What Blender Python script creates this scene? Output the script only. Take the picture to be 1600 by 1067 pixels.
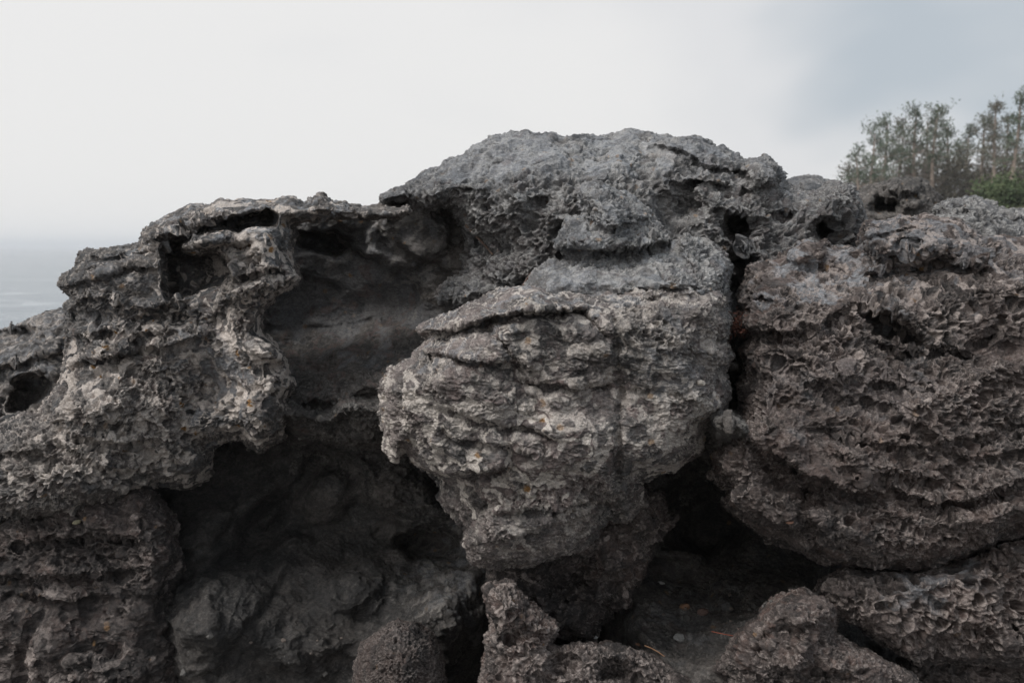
import bpy, math, random
import numpy as np
from mathutils import Vector, Euler, Matrix

# ------------------------------------------------------------------ camera, sky, sun, exposure
S = bpy.context.scene
for o in list(bpy.data.objects): bpy.data.objects.remove(o)
EYE = 1.5
LENS = 28.0
FPX = 1600 * LENS / 36.0
PITCH = math.atan(150.0 / FPX)
cam_d = bpy.data.cameras.new('camera'); cam = bpy.data.objects.new('camera', cam_d)
S.collection.objects.link(cam); S.camera = cam
cam.location = (0, 0, EYE); cam.rotation_euler = (math.pi / 2 - PITCH, 0, 0)
cam_d.lens = LENS; cam_d.sensor_width = 36; cam_d.clip_start = 0.05; cam_d.clip_end = 30000
cam_d.dof.use_dof = True; cam_d.dof.focus_distance = 2.05; cam_d.dof.aperture_fstop = 4.5
S.view_settings.view_transform = 'Standard'; S.view_settings.look = 'None'
S.view_settings.exposure = 0.0; S.view_settings.gamma = 1

SUN_EL, SUN_ROT = math.radians(52), math.radians(-125)      # high, from the left
w = bpy.data.worlds.new('World'); S.world = w; w.use_nodes = True
nt = w.node_tree; nt.nodes.clear()
def N(t, kind, **kw):
    n = t.nodes.new(kind)
    for k, v in kw.items(): setattr(n, k, v)
    return n
out = N(nt, 'ShaderNodeOutputWorld'); 
sky = N(nt, 'ShaderNodeTexSky', sky_type='NISHITA', sun_disc=False)
sky.sun_elevation = SUN_EL; sky.sun_rotation = SUN_ROT
sky.air_density = 1.5; sky.dust_density = 3
bgs = N(nt, 'ShaderNodeBackground'); nt.links.new(sky.outputs[0], bgs.inputs[0]); bgs.inputs[1].default_value = 0.05
# the overcast: a thick bright cloud sheet, thinner and bluer to the right
tc = N(nt, 'ShaderNodeTexCoord')
mp = N(nt, 'ShaderNodeMapping'); mp.inputs['Scale'].default_value = (1, 1, 2.6)
nt.links.new(tc.outputs['Generated'], mp.inputs[0])
n1 = N(nt, 'ShaderNodeTexNoise'); n1.inputs['Scale'].default_value = 1.9; n1.inputs['Detail'].default_value = 3; n1.inputs['Roughness'].default_value = 0.42
n1.inputs['Distortion'].default_value = 0.35
nt.links.new(mp.outputs[0], n1.inputs['Vector'])
sx = N(nt, 'ShaderNodeSeparateXYZ'); nt.links.new(tc.outputs['Generated'], sx.inputs[0])
def wm(op, a, b, c=None):
    n = N(nt, 'ShaderNodeMath', operation=op)
    for i, v in enumerate((a, b, c)):
        if v is None: continue
        if isinstance(v, (int, float)): n.inputs[i].default_value = v
        else: nt.links.new(v, n.inputs[i])
    return n.outputs[0]
# t: 0 = bright veil, 1 = blue grey cloud; rises to the upper right
t = wm('MULTIPLY_ADD', sx.outputs[0], 0.86, -0.20)
t = wm('MULTIPLY_ADD', sx.outputs[2], 0.75, t)
t = wm('MULTIPLY_ADD', wm('SUBTRACT', n1.outputs[0], 0.5), 1.2, t)
cr = N(nt, 'ShaderNodeValToRGB'); nt.links.new(t, cr.inputs[0])
cr.color_ramp.interpolation = 'EASE'
e = cr.color_ramp.elements
e[0].position = 0.0; e[0].color = (0.86, 0.855, 0.85, 1)
e[1].position = 0.46; e[1].color = (0.50, 0.555, 0.61, 1)
x = e.new(0.20); x.color = (0.77, 0.775, 0.79, 1)
# sky brightened behind the camera, added to fill shade on front faces
bk = wm('MULTIPLY_ADD', sx.outputs[1], -0.06, 1.03)
mulc = N(nt, 'ShaderNodeVectorMath', operation='SCALE'); nt.links.new(cr.outputs[0], mulc.inputs[0]); nt.links.new(bk, mulc.inputs['Scale'])
bgc = N(nt, 'ShaderNodeBackground'); nt.links.new(mulc.outputs[0], bgc.inputs[0]); bgc.inputs[1].default_value = 1.06
mx = N(nt, 'ShaderNodeMixShader'); mx.inputs[0].default_value = 0.93
nt.links.new(bgs.outputs[0], mx.inputs[1]); nt.links.new(bgc.outputs[0], mx.inputs[2])
nt.links.new(mx.outputs[0], out.inputs[0])

sd = bpy.data.lights.new('sun', 'SUN'); sun = bpy.data.objects.new('sun', sd); S.collection.objects.link(sun)
sd.energy = 2.4; sd.angle = math.radians(24); sd.color = (1.0, 0.975, 0.945)
sdir = Vector((math.sin(SUN_ROT) * math.cos(SUN_EL), math.cos(SUN_ROT) * math.cos(SUN_EL), math.sin(SUN_EL))).normalized()
sun.rotation_euler = sdir.to_track_quat('Z', 'Y').to_euler()

# ------------------------------------------------------------------ numpy noise
rs = np.random.RandomState(7)
TB = 64
GR = rs.normal(size=(TB ** 3, 3)).astype(np.float32); GR /= np.linalg.norm(GR, axis=1)[:, None]
JT = rs.rand(TB ** 3, 3).astype(np.float32)
RN = rs.rand(TB ** 3).astype(np.float32)
def _chunk(fn, P, *a, **k):
    n = len(P); step = 120000
    if n <= step: return fn(P, *a, **k)
    r = [fn(P[i:i + step], *a, **k) for i in range(0, n, step)]
    if isinstance(r[0], tuple): return tuple(np.concatenate(c) for c in zip(*r))
    return np.concatenate(r)
def _perlin(P):
    F = np.floor(P); f = P - F; I = F.astype(np.int64)
    u = f * f * f * (f * (f * 6 - 15) + 10)
    res = np.zeros(len(P), np.float32)
    ix = [(I[:, 0] & 63) * 4096, ((I[:, 0] + 1) & 63) * 4096]
    iy = [(I[:, 1] & 63) * 64, ((I[:, 1] + 1) & 63) * 64]
    iz = [(I[:, 2] & 63), ((I[:, 2] + 1) & 63)]
    for a in (0, 1):
        wx = u[:, 0] if a else 1 - u[:, 0]
        for b in (0, 1):
            wy = u[:, 1] if b else 1 - u[:, 1]
            for c in (0, 1):
                wz = u[:, 2] if c else 1 - u[:, 2]
                g = GR[ix[a] + iy[b] + iz[c]]
                d = g[:, 0] * (f[:, 0] - a) + g[:, 1] * (f[:, 1] - b) + g[:, 2] * (f[:, 2] - c)
                res += wx * wy * wz * d
    return res * 1.6
def perlin(P): return _chunk(_perlin, np.ascontiguousarray(P, dtype=np.float32))
def fbm(P, scale, octs=4, rough=0.5, seed=0.0):
    r = 0; a = 1; Q = P / scale + seed * 7.31
    for i in range(octs):
        r = r + a * perlin(Q); Q = Q * 2.03 + 11.7; a *= rough
    return r
def ridged(P, scale, octs=3, rough=0.5, seed=0.0):
    r = 0; a = 1; Q = P / scale + seed * 5.17
    for i in range(octs):
        r = r + a * (1 - 2 * np.abs(perlin(Q))); Q = Q * 2.1 + 3.3; a *= rough
    return r
def _worley(P):
    F = np.floor(P); f = (P - F).astype(np.float32); I = F.astype(np.int64)
    f1 = np.full(len(P), 9, np.float32); f2 = f1.copy(); idn = np.zeros(len(P), np.float32)
    for a in (-1, 0, 1):
        xa = ((I[:, 0] + a) & 63) * 4096
        for b in (-1, 0, 1):
            xb = xa + ((I[:, 1] + b) & 63) * 64
            for c in (-1, 0, 1):
                k = xb + ((I[:, 2] + c) & 63)
                j = JT[k]
                d = (a + j[:, 0] - f[:, 0]) ** 2 + (b + j[:, 1] - f[:, 1]) ** 2 + (c + j[:, 2] - f[:, 2]) ** 2
                m = d < f1
                f2 = np.where(m, f1, np.minimum(f2, d))
                f1 = np.where(m, d, f1); idn = np.where(m, RN[k], idn)
    return np.sqrt(f1), np.sqrt(f2), idn
def worley(P): return _chunk(_worley, np.ascontiguousarray(P, dtype=np.float32))
def _bubbles(P, lo, hi, prob):
    F = np.floor(P); f = (P - F).astype(np.float32); I = F.astype(np.int64)
    v = np.full(len(P), -1, np.float32)
    for a in (-1, 0, 1):
        xa = ((I[:, 0] + a) & 63) * 4096
        for b in (-1, 0, 1):
            xb = xa + ((I[:, 1] + b) & 63) * 64
            for c in (-1, 0, 1):
                k = xb + ((I[:, 2] + c) & 63)
                j = JT[k]; q = RN[k]
                d = (a + j[:, 0] - f[:, 0]) ** 2 + (b + j[:, 1] - f[:, 1]) ** 2 + (c + j[:, 2] - f[:, 2]) ** 2
                r = lo + (hi - lo) * (q / prob) ** 0.85
                v = np.maximum(v, np.where(q < prob, (r * r - d) / r, -1))
    return v
def bubbles(P, lo=0.3, hi=0.8, prob=0.75): return _chunk(_bubbles, np.ascontiguousarray(P, dtype=np.float32), lo, hi, prob)
def sstep(a, b, x):
    t = np.clip((x - a) / (b - a), 0, 1); return t * t * (3 - 2 * t)

# ------------------------------------------------------------------ picture point at a depth -> place in the world
CP, SP = math.cos(PITCH), math.sin(PITCH)
def at(px, py, Y):
    x = (px - 800.0) / FPX; y = -(py - 533.5) / FPX
    ry = CP + y * SP; rz = -SP + y * CP
    k = Y / ry
    return np.stack([x * k, Y + 0 * k, EYE + rz * k], -1) if isinstance(px, np.ndarray) else Vector((x * k, Y, EYE + rz * k))
def proj(P):
    dx, dy, dz = P[:, 0], P[:, 1], P[:, 2] - EYE
    fw = dy * CP - dz * SP; up = dy * SP + dz * CP
    return 800 + FPX * dx / fw, 533.5 - FPX * up / fw

# ------------------------------------------------------------------ outline tools
def seg_dist(X, Y, A, B):
    ax, ay = A; bx, by = B; dx, dy = bx - ax, by - ay
    L = dx * dx + dy * dy + 1e-9
    t = np.clip(((X - ax) * dx + (Y - ay) * dy) / L, 0, 1)
    qx, qy = ax + t * dx, ay + t * dy
    return np.hypot(X - qx, Y - qy), t, qy
def poly_sd(X, Y, pts):        # positive inside
    d = np.full(X.shape, 1e9); ins = np.zeros(X.shape, bool)
    n = len(pts)
    for i in range(n):
        A, B = pts[i], pts[(i + 1) % n]
        d = np.minimum(d, seg_dist(X, Y, A, B)[0])
        if A[1] != B[1]:
            c = ((A[1] > Y) != (B[1] > Y)) & (X < (B[0] - A[0]) * (Y - A[1]) / (B[1] - A[1]) + A[0])
            ins ^= c
    return np.where(ins, d, -d)
def line_d(X, Y, pts):
    d = np.full(X.shape, 1e9); side = np.zeros(X.shape); par = np.zeros(X.shape)
    n = len(pts) - 1
    for i in range(n):
        dd, t, qy = seg_dist(X, Y, pts[i], pts[i + 1])
        m = dd < d
        d = np.where(m, dd, d); side = np.where(m, Y - qy, side); par = np.where(m, (i + t) / n, par)
    return d, side, par
def n2(X, Y, sc, seed, octs=3):
    P = np.stack([X.ravel() / sc, Y.ravel() / sc, np.full(X.size, seed * 3.7)], -1)
    return fbm(P, 1.0, octs, 0.5, seed).reshape(X.shape)

def relief(D, X, Y, feats):
    """carve features into a depth sheet; amp in metres, positive = stands out"""
    for f in feats:
        k = f[0]
        if k == 'bump':
            _, cx, cy, rx, ry, ang, amp = f
            c, s = math.cos(math.radians(ang)), math.sin(math.radians(ang))
            u = ((X - cx) * c + (Y - cy) * s) / rx; v = (-(X - cx) * s + (Y - cy) * c) / ry
            D = D - amp * np.exp(-(u * u + v * v) * 1.2)
        elif k == 'dome':
            _, cx, cy, rx, ry, ang, amp = f
            c, s = math.cos(math.radians(ang)), math.sin(math.radians(ang))
            u = ((X - cx) * c + (Y - cy) * s) / rx; v = (-(X - cx) * s + (Y - cy) * c) / ry
            D = D - amp * np.sqrt(np.clip(1 - u * u - v * v, 0, 1))
        elif k == 'pit':
            _, cx, cy, rx, ry, ang, amp = f
            c, s = math.cos(math.radians(ang)), math.sin(math.radians(ang))
            u = ((X - cx) * c + (Y - cy) * s) / rx; v = (-(X - cx) * s + (Y - cy) * c) / ry
            r = np.sqrt(u * u + v * v)
            D = D + amp * sstep(1.12, 0.62, r)
        elif k == 'poly':
            _, pts, amp, edge = f
            sd_ = poly_sd(X, Y, pts)
            D = D - amp * sstep(-edge * 0.3, edge, sd_)
        elif k == 'ledge':     # lip stands out along the line, sharp undercut below, gentle above
            _, pts, amp, up, dn = f
            d, side, par = line_d(X, Y, pts)
            tp = sstep(0, 0.12, par) * sstep(1, 0.88, par)
            tp = np.where((par <= 0) | (par >= 1), 0, tp)
            h = np.where(side < 0, np.exp(-d / up) * 0.5, -np.exp(-d / dn) * 0.75)
            D = D - amp * tp * h
        elif k == 'line':      # ridge (amp>0) or groove (amp<0)
            _, pts, amp, wd = f
            d, side, par = line_d(X, Y, pts)
            D = D - amp * np.exp(-(d / wd) ** 2)
        elif k == 'fold':      # lumpy noise
            _, sc, amp, seed = f
            D = D - amp * n2(X, Y * 1.3, sc, seed)
    return D

LOG = []
COL = S.collection
def link(o, parent=None):
    COL.objects.link(o)
    if parent is not None: o.parent = parent
    return o
def tag(o, label=None, cat=None, group=None, kind=None):
    if label: o['label'] = label
    if cat: o['category'] = cat
    if group: o['group'] = group
    if kind: o['kind'] = kind
    return o
def mesh_from(name, V, F, mat=None, smooth=True):
    V = np.asarray(V, np.float32); F = np.asarray(F, np.int32)
    me = bpy.data.meshes.new(name); k = F.shape[1]
    me.vertices.add(len(V)); me.vertices.foreach_set('co', V.ravel())
    me.loops.add(F.size); me.loops.foreach_set('vertex_index', F.ravel())
    me.polygons.add(len(F)); me.polygons.foreach_set('loop_start', np.arange(0, F.size, k, dtype=np.int32))
    me.update(calc_edges=True); me.validate()
    if smooth: me.polygons.foreach_set('use_smooth', np.ones(len(me.polygons), bool))
    if mat: me.materials.append(mat)
    return me
def vnormals(V, F):
    a = V[F[:, 2]] - V[F[:, 0]]; b = V[F[:, -1]] - V[F[:, 1]]
    n = np.cross(a, b); r = np.zeros_like(V)
    for c in range(F.shape[1]):
        for k in range(3): r[:, k] += np.bincount(F[:, c], weights=n[:, k], minlength=len(V))
    return (r / (np.linalg.norm(r, axis=1)[:, None] + 1e-12)).astype(np.float32)

def shell(outline, depth, T, R, feats, step=2.5, back=0.35, wob=3.0, seed=1, round_pow=0.5, tilt=(0, 0)):
    """closed rock body grown from an outline: rounded front relief, rounded back"""
    xs = [p[0] for p in outline]; ys = [p[1] for p in outline]
    x0, x1, y0, y1 = min(xs) - 8, max(xs) + 8, min(ys) - 8, max(ys) + 8
    X, Y = np.meshgrid(np.arange(x0, x1 + step, step), np.arange(y0, y1 + step, step))
    wx = n2(X, Y, 38, seed, 4) * wob; wy = n2(X, Y, 38, seed + 5, 4) * wob
    Xw, Yw = X + wx, Y + wy
    sd_ = poly_sd(Xw, Yw, outline)
    u = np.clip(sd_ / R, 0, 1)
    prof = (1 - (1 - u) ** 2) ** round_pow
    cx, cy = (x0 + x1) / 2, (y0 + y1) / 2
    base = depth + tilt[0] * (X - cx) / 100 + tilt[1] * (Y - cy) / 100
    Xf, Yf = X + wx * 1.3, Y + wy * 1.3
    Df = relief(base - T * prof, Xf, Yf, feats)
    for _ in range(1):
        Dp = np.pad(Df, 1, mode='edge'); Df = (Dp[1:-1, 1:-1] * 4 + Dp[:-2, 1:-1] * 2 + Dp[2:, 1:-1] * 2 + Dp[1:-1, :-2] * 2 + Dp[1:-1, 2:] * 2 + Dp[:-2, :-2] + Dp[2:, 2:] + Dp[:-2, 2:] + Dp[2:, :-2]) / 16
    ub = np.clip(sd_ / (R * 1.3), 0, 1)
    Db = base + back * (1 - (1 - ub) ** 2) ** 0.5
    Db = np.maximum(Db, Df + 0.045)
    ins = sd_ > 0
    er = ins.copy()
    for _ in range(3):
        e2 = er.copy(); e2[1:] &= er[:-1]; e2[:-1] &= er[1:]; e2[:, 1:] &= er[:, :-1]; e2[:, :-1] &= er[:, 1:]; er = e2
    for _ in range(4):
        e2 = er.copy(); e2[1:] |= er[:-1]; e2[:-1] |= er[1:]; e2[:, 1:] |= er[:, :-1]; e2[:, :-1] |= er[:, 1:]; er = e2
    ins &= er
    idx = -np.ones(X.shape, np.int64); idx[ins] = np.arange(ins.sum()); n = int(ins.sum())
    Vf = at(X[ins], Y[ins], Df[ins]); Vb = at(X[ins], Y[ins], Db[ins])
    cell = ins[:-1, :-1] & ins[1:, :-1] & ins[:-1, 1:] & ins[1:, 1:]
    a = idx[:-1, :-1][cell]; b = idx[:-1, 1:][cell]; c = idx[1:, 1:][cell]; d = idx[1:, :-1][cell]
    Ff = np.stack([a, d, c, b], 1); Fb = np.stack([a, b, c, d], 1) + n
    E = np.concatenate([Ff[:, [0, 1]], Ff[:, [1, 2]], Ff[:, [2, 3]], Ff[:, [3, 0]]])
    key = E[:, 0] * (2 * n) + E[:, 1]; rev = E[:, 1] * (2 * n) + E[:, 0]
    bd = E[~np.isin(key, rev)]
    Fw = np.stack([bd[:, 1], bd[:, 0], bd[:, 0] + n, bd[:, 1] + n], 1)
    V = np.concatenate([Vf, Vb]); F = np.concatenate([Ff, Fb, Fw])
    used = np.unique(F); mp_ = -np.ones(2 * n, np.int64); mp_[used] = np.arange(len(used))
    return V[used], mp_[F]

def remesh(V, F, vox):
    me = mesh_from('tmp', V, F); o = bpy.data.objects.new('tmp', me); COL.objects.link(o)
    m = o.modifiers.new('r', 'REMESH'); m.mode = 'VOXEL'; m.voxel_size = vox
    dg = bpy.context.evaluated_depsgraph_get(); ev = o.evaluated_get(dg); em = ev.to_mesh()
    nv = len(em.vertices); co = np.empty(nv * 3, np.float32); em.vertices.foreach_get('co', co)
    nl = len(em.loops); li = np.empty(nl, np.int32); em.loops.foreach_get('vertex_index', li)
    npol = len(em.polygons); lt = np.empty(npol, np.int32); em.polygons.foreach_get('loop_total', lt)
    ev.to_mesh_clear(); bpy.data.objects.remove(o); bpy.data.meshes.remove(me)
    assert (lt == 4).all()
    return co.reshape(-1, 3), li.reshape(-1, 4).astype(np.int64)

def zone(px, py, zs):
    """soft union of ellipses (cx, cy, rx, ry, weight) round places on the rock"""
    r = np.zeros(len(px), np.float32)
    for cx, cy, rx, ry, wt in zs:
        q = ((px - cx) / rx) ** 2 + ((py - cy) / ry) ** 2
        r = np.maximum(r, wt * sstep(1.35, 0.5, q))
    return r

def detail(V, F, c):
    """weathering in the round: lumps, strata, honeycomb pits, grit - along the surface normals"""
    sc = c.get('unit', 1.0) * c.get('fine', 0.76)                     # grows with distance
    seed = c.get('seed', 1)
    Nn = vnormals(V, F)
    C0 = np.array([0, 0, EYE], np.float32)
    px, py = proj(V)
    tov = C0 - V; tov /= np.linalg.norm(tov, axis=1)[:, None]
    sel = np.where((Nn * tov).sum(1) > -0.45)[0]
    P = V[sel].astype(np.float32); n = Nn[sel]; px = px[sel]; py = py[sel]
    wob = np.stack([fbm(P, 0.09, 3, 0.5, s) for s in (1, 2, 3)], -1)
    pm = np.clip(zone(px + 90 * wob[:, 0], py + 90 * wob[:, 1], c.get('pits', [])), 0, 1)
    pm = np.clip(pm * (1.0 + 1.2 * perlin(P / 0.19 + seed + 21)), 0, 1)
    fm = np.clip(c.get('flake', 0.4) + 0 * pm, 0, 1)
    if 'flakes' in c: fm = np.clip(zone(px + 60 * wob[:, 0], py + 60 * wob[:, 2], c['flakes']), 0, 1)
    sm = np.clip(zone(px + 50 * wob[:, 0], py + 50 * wob[:, 1], c.get('smooth', [])), 0, 1)
    h = np.zeros(len(P), np.float32)
    sx_ = np.array([1, 1, c.get('squash', 1.9)], np.float32)
    fv = fbm(P, 0.12, 2, 0.45, seed)
    h += c.get('lump', 0.014) * 0.8 * fv * (1 - 0.4 * sm)
    dx, dz = c.get('dip', (0.15, 0.0))
    Pt = P.copy(); Pt[:, 2] += dx * P[:, 0] + dz * P[:, 1]
    if 'arc' in c:
        ax, ay, ar = c['arc']; Pt[:, 2] += 0.0001 * ar * ((px - ax) / 100) ** 2
    # scalloped cups with sharp crests between them
    cw = 0.012 * sc * np.stack([perlin(P / (0.03 * sc) + s * 5.3) for s in (1, 2, 3)], -1)
    r1 = 1 - np.abs(perlin((Pt + cw) * sx_ / (0.060 * sc) + seed)) * 2.4
    r2 = 1 - np.abs(perlin((Pt + cw) * sx_ / (0.026 * sc) + seed + 40)) * 2.4
    r3 = 1 - np.abs(perlin((Pt + cw) * sx_ / (0.012 * sc) + seed + 80)) * 2.4
    gate = np.clip(0.55 + 1.1 * perlin(P / (0.16 * sc) + seed + 9), 0.1, 1.2)
    cr0 = c.get('rough', 0.006) * 0.62 * sc
    r0 = 1 - np.abs(perlin((Pt + 2 * cw) * np.array([1, 1, 2.1], np.float32) / 0.115 + seed + 60)) * 2.4
    r0b = 1 - np.abs(perlin((Pt + 2 * cw) * np.array([1, 1, 1.9], np.float32) / 0.068 + seed + 70)) * 2.4
    h += (0.013 * r0 + 0.007 * r0b - 0.010) * (0.5 + 0.5 * gate) * (1 - 0.85 * sm) * c.get('mid', 1.0)
    h += cr0 * gate * (r1 * 1.5 + r2 * 0.8 * (0.4 + 0.6 * np.clip(r1, 0, 1)) + r3 * 0.38) * (1 - 0.86 * sm) - cr0
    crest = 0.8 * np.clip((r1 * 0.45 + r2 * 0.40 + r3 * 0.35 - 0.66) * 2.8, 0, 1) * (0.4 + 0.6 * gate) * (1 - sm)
    # broken plates: terraced noise, steps with sharp edges
    for kk, (s_, a_, q_) in enumerate(((0.14, 1.5, 3.0), (0.045, 0.6, 3.0))):
        q = fbm(Pt * sx_ * np.array([0.8, 1, 1.25], np.float32), s_ * sc, 4, 0.55, seed + kk * 3) * q_ + 40
        fl = np.floor(q); fr = q - fl
        h += c.get('plate', 0.0032) * sc * a_ * (fl - 40 + sstep(0.0, 0.22, fr) - q + 40 + 0.55 * (q - 40)) * (0.15 + fm) * (1 - 0.9 * sm)
    # strata: warped tilted layers with an overhanging sawtooth edge
    th = c.get('layer', 0.03) * sc
    wv = 0.045 * wob[:, 0] + 0.014 * fbm(P, 0.05, 3, 0.55, seed + 2)
    for kk, (m_, a_) in enumerate(((1.0, 1.0), (0.43, 0.42))):
        t = (Pt[:, 2] + wv) / (th * m_) + 31.7 * kk
        fl = np.floor(t); fr = t - fl
        rnd = RN[(fl.astype(np.int64) * 7919 + seed * 101) & 262143]
        patch = np.clip(0.35 + 1.5 * perlin(P * np.array([1, 1, 0.3], np.float32) / (0.16 * sc * (m_ + 0.3)) + fl[:, None] * 0.37 + seed), 0, 1.2)
        prof = np.where(fr < 0.2, fr / 0.2, 1 - ((fr - 0.2) / 0.8))
        h += c.get('strata', 0.010) * 0.62 * sc * a_ * (prof - 0.5) * (0.3 + rnd) * patch * (0.1 + fm) * (1 - 0.88 * sm)
    # honeycomb pits, two sizes; wider than tall, thin sharp walls
    ps = c.get('pit', 0.030) * sc
    anis = np.array([1.0, c.get('anisy', 1.0), c.get('anis', 1.3)], np.float32)
    wp = 0.22 * ps * np.stack([perlin(P / (ps * 1.1) + s * 9.1) for s in (1, 2, 3)], -1)
    if pm.max() > 0.01:
        h *= 1 - 0.45 * np.clip(pm, 0, 1)
        act = np.where(pm > 0.02)[0]; rim = np.zeros(len(act), np.float32); car = np.zeros(len(act), np.float32)
        gs = perlin(P[act] / (0.10 * sc) + seed + 50)
        for kk, (s_, a_, pr, g_) in enumerate(((1.35, 0.9, 0.8, sstep(0.0, 0.3, gs)), (0.8, 1.0, 0.85, sstep(0.35, 0.0, gs) * 0.8 + 0.2), (0.42, 0.9, 0.7, 1.0))):
            v = bubbles((Pt[act] + wp[act]) * anis / (ps * s_) + 13.7 * kk + seed, 0.34, 0.82, pr)
            lim = sstep(0.0, 0.35, pm[act])
            car = np.maximum(car, np.clip(v - 0.12 * (1 - pm[act]), 0, 0.66) * ps * s_ * a_ * c.get('pitdepth', 0.78) * 3.0 * lim * g_)
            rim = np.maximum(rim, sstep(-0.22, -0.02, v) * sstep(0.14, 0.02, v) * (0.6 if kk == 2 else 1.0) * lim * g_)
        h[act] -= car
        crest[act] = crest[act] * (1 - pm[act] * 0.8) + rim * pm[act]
    # vesicles: small bubble holes everywhere
    f1, f2, rn = worley(P * np.array([1, 1, 1.3], np.float32) / (0.0145 * sc) + 4.4 + seed)
    ves = c.get('ves', 0.5)
    h -= 0.0055 * sc * ves * sstep(0.60, 0.25, f1) * sstep(0.40, 0.6, rn) * (1 - 0.55 * sm)
    # grit
    h += c.get('grit', 0.0022) * 0.8 * sc * fbm(P, 0.012 * sc, 2, 0.6, seed + 3) * (1 - 0.3 * sm)
    # a taper so the silhouette side gets it too
    V2 = V.astype(np.float32).copy()
    V2[sel] += n * h[:, None]
    # sideways tear so lips are ragged and hang over the hollows below them
    full = lambda a: _scatter(a, sel, len(V))
    # colour: pale crust / iron red / black / ochre lichen on the stone; black also paints shade into recesses
    pale = zone(px + 150 * wob[:, 1], py + 150 * wob[:, 0], c.get('pale', []))
    red = zone(px + 150 * wob[:, 2], py + 150 * wob[:, 0], c.get('red', []))
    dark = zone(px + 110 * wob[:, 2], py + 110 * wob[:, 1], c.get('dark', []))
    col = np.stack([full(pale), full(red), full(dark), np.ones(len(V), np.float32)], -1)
    gy = zone(px + 80 * wob[:, 1], py + 80 * wob[:, 2], c.get('grey', []))
    cr_ = np.stack([full(crest), full(sm), full(gy), np.ones(len(V), np.float32)], -1)  # crest wear with painted edge light, smoothness, bluish skylight tint
    return V2, col, cr_
def _scatter(a, sel, n):
    r = np.zeros(n, np.float32); r[sel] = a; return r

# ------------------------------------------------------------------ materials
def node_mat(name):
    m = bpy.data.materials.new(name); m.use_nodes = True; t = m.node_tree; t.nodes.clear()
    o = N(t, 'ShaderNodeOutputMaterial'); b = N(t, 'ShaderNodeBsdfPrincipled'); t.links.new(b.outputs[0], o.inputs[0])
    return m, t, b
def setv(t, sock, v):
    if hasattr(v, 'links') or isinstance(v, bpy.types.NodeSocket): t.links.new(v, sock)
    else: sock.default_value = v
def mth(t, op, a, b=0.0, c=None, clamp=False):
    n = N(t, 'ShaderNodeMath', operation=op, use_clamp=clamp); setv(t, n.inputs[0], a); setv(t, n.inputs[1], b)
    if c is not None: setv(t, n.inputs[2], c)
    return n.outputs[0]
def mixc(t, f, a, b):
    n = N(t, 'ShaderNodeMix', data_type='RGBA'); setv(t, n.inputs[0], f); setv(t, n.inputs[6], a); setv(t, n.inputs[7], b); return n.outputs[2]
def noise(t, vec, sc, det=4, rough=0.6, dist=0.0):
    n = N(t, 'ShaderNodeTexNoise'); n.inputs['Scale'].default_value = sc; n.inputs['Detail'].default_value = det
    n.inputs['Roughness'].default_value = rough; n.inputs['Distortion'].default_value = dist
    t.links.new(vec, n.inputs['Vector']); return n.outputs[0]
def ramp(t, v, p0, p1, lo=0.0, hi=1.0):
    n = N(t, 'ShaderNodeMapRange', interpolation_type='SMOOTHSTEP'); t.links.new(v, n.inputs[0])
    n.inputs[1].default_value = p0; n.inputs[2].default_value = p1; n.inputs[3].default_value = lo; n.inputs[4].default_value = hi
    return n.outputs[0]

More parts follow.
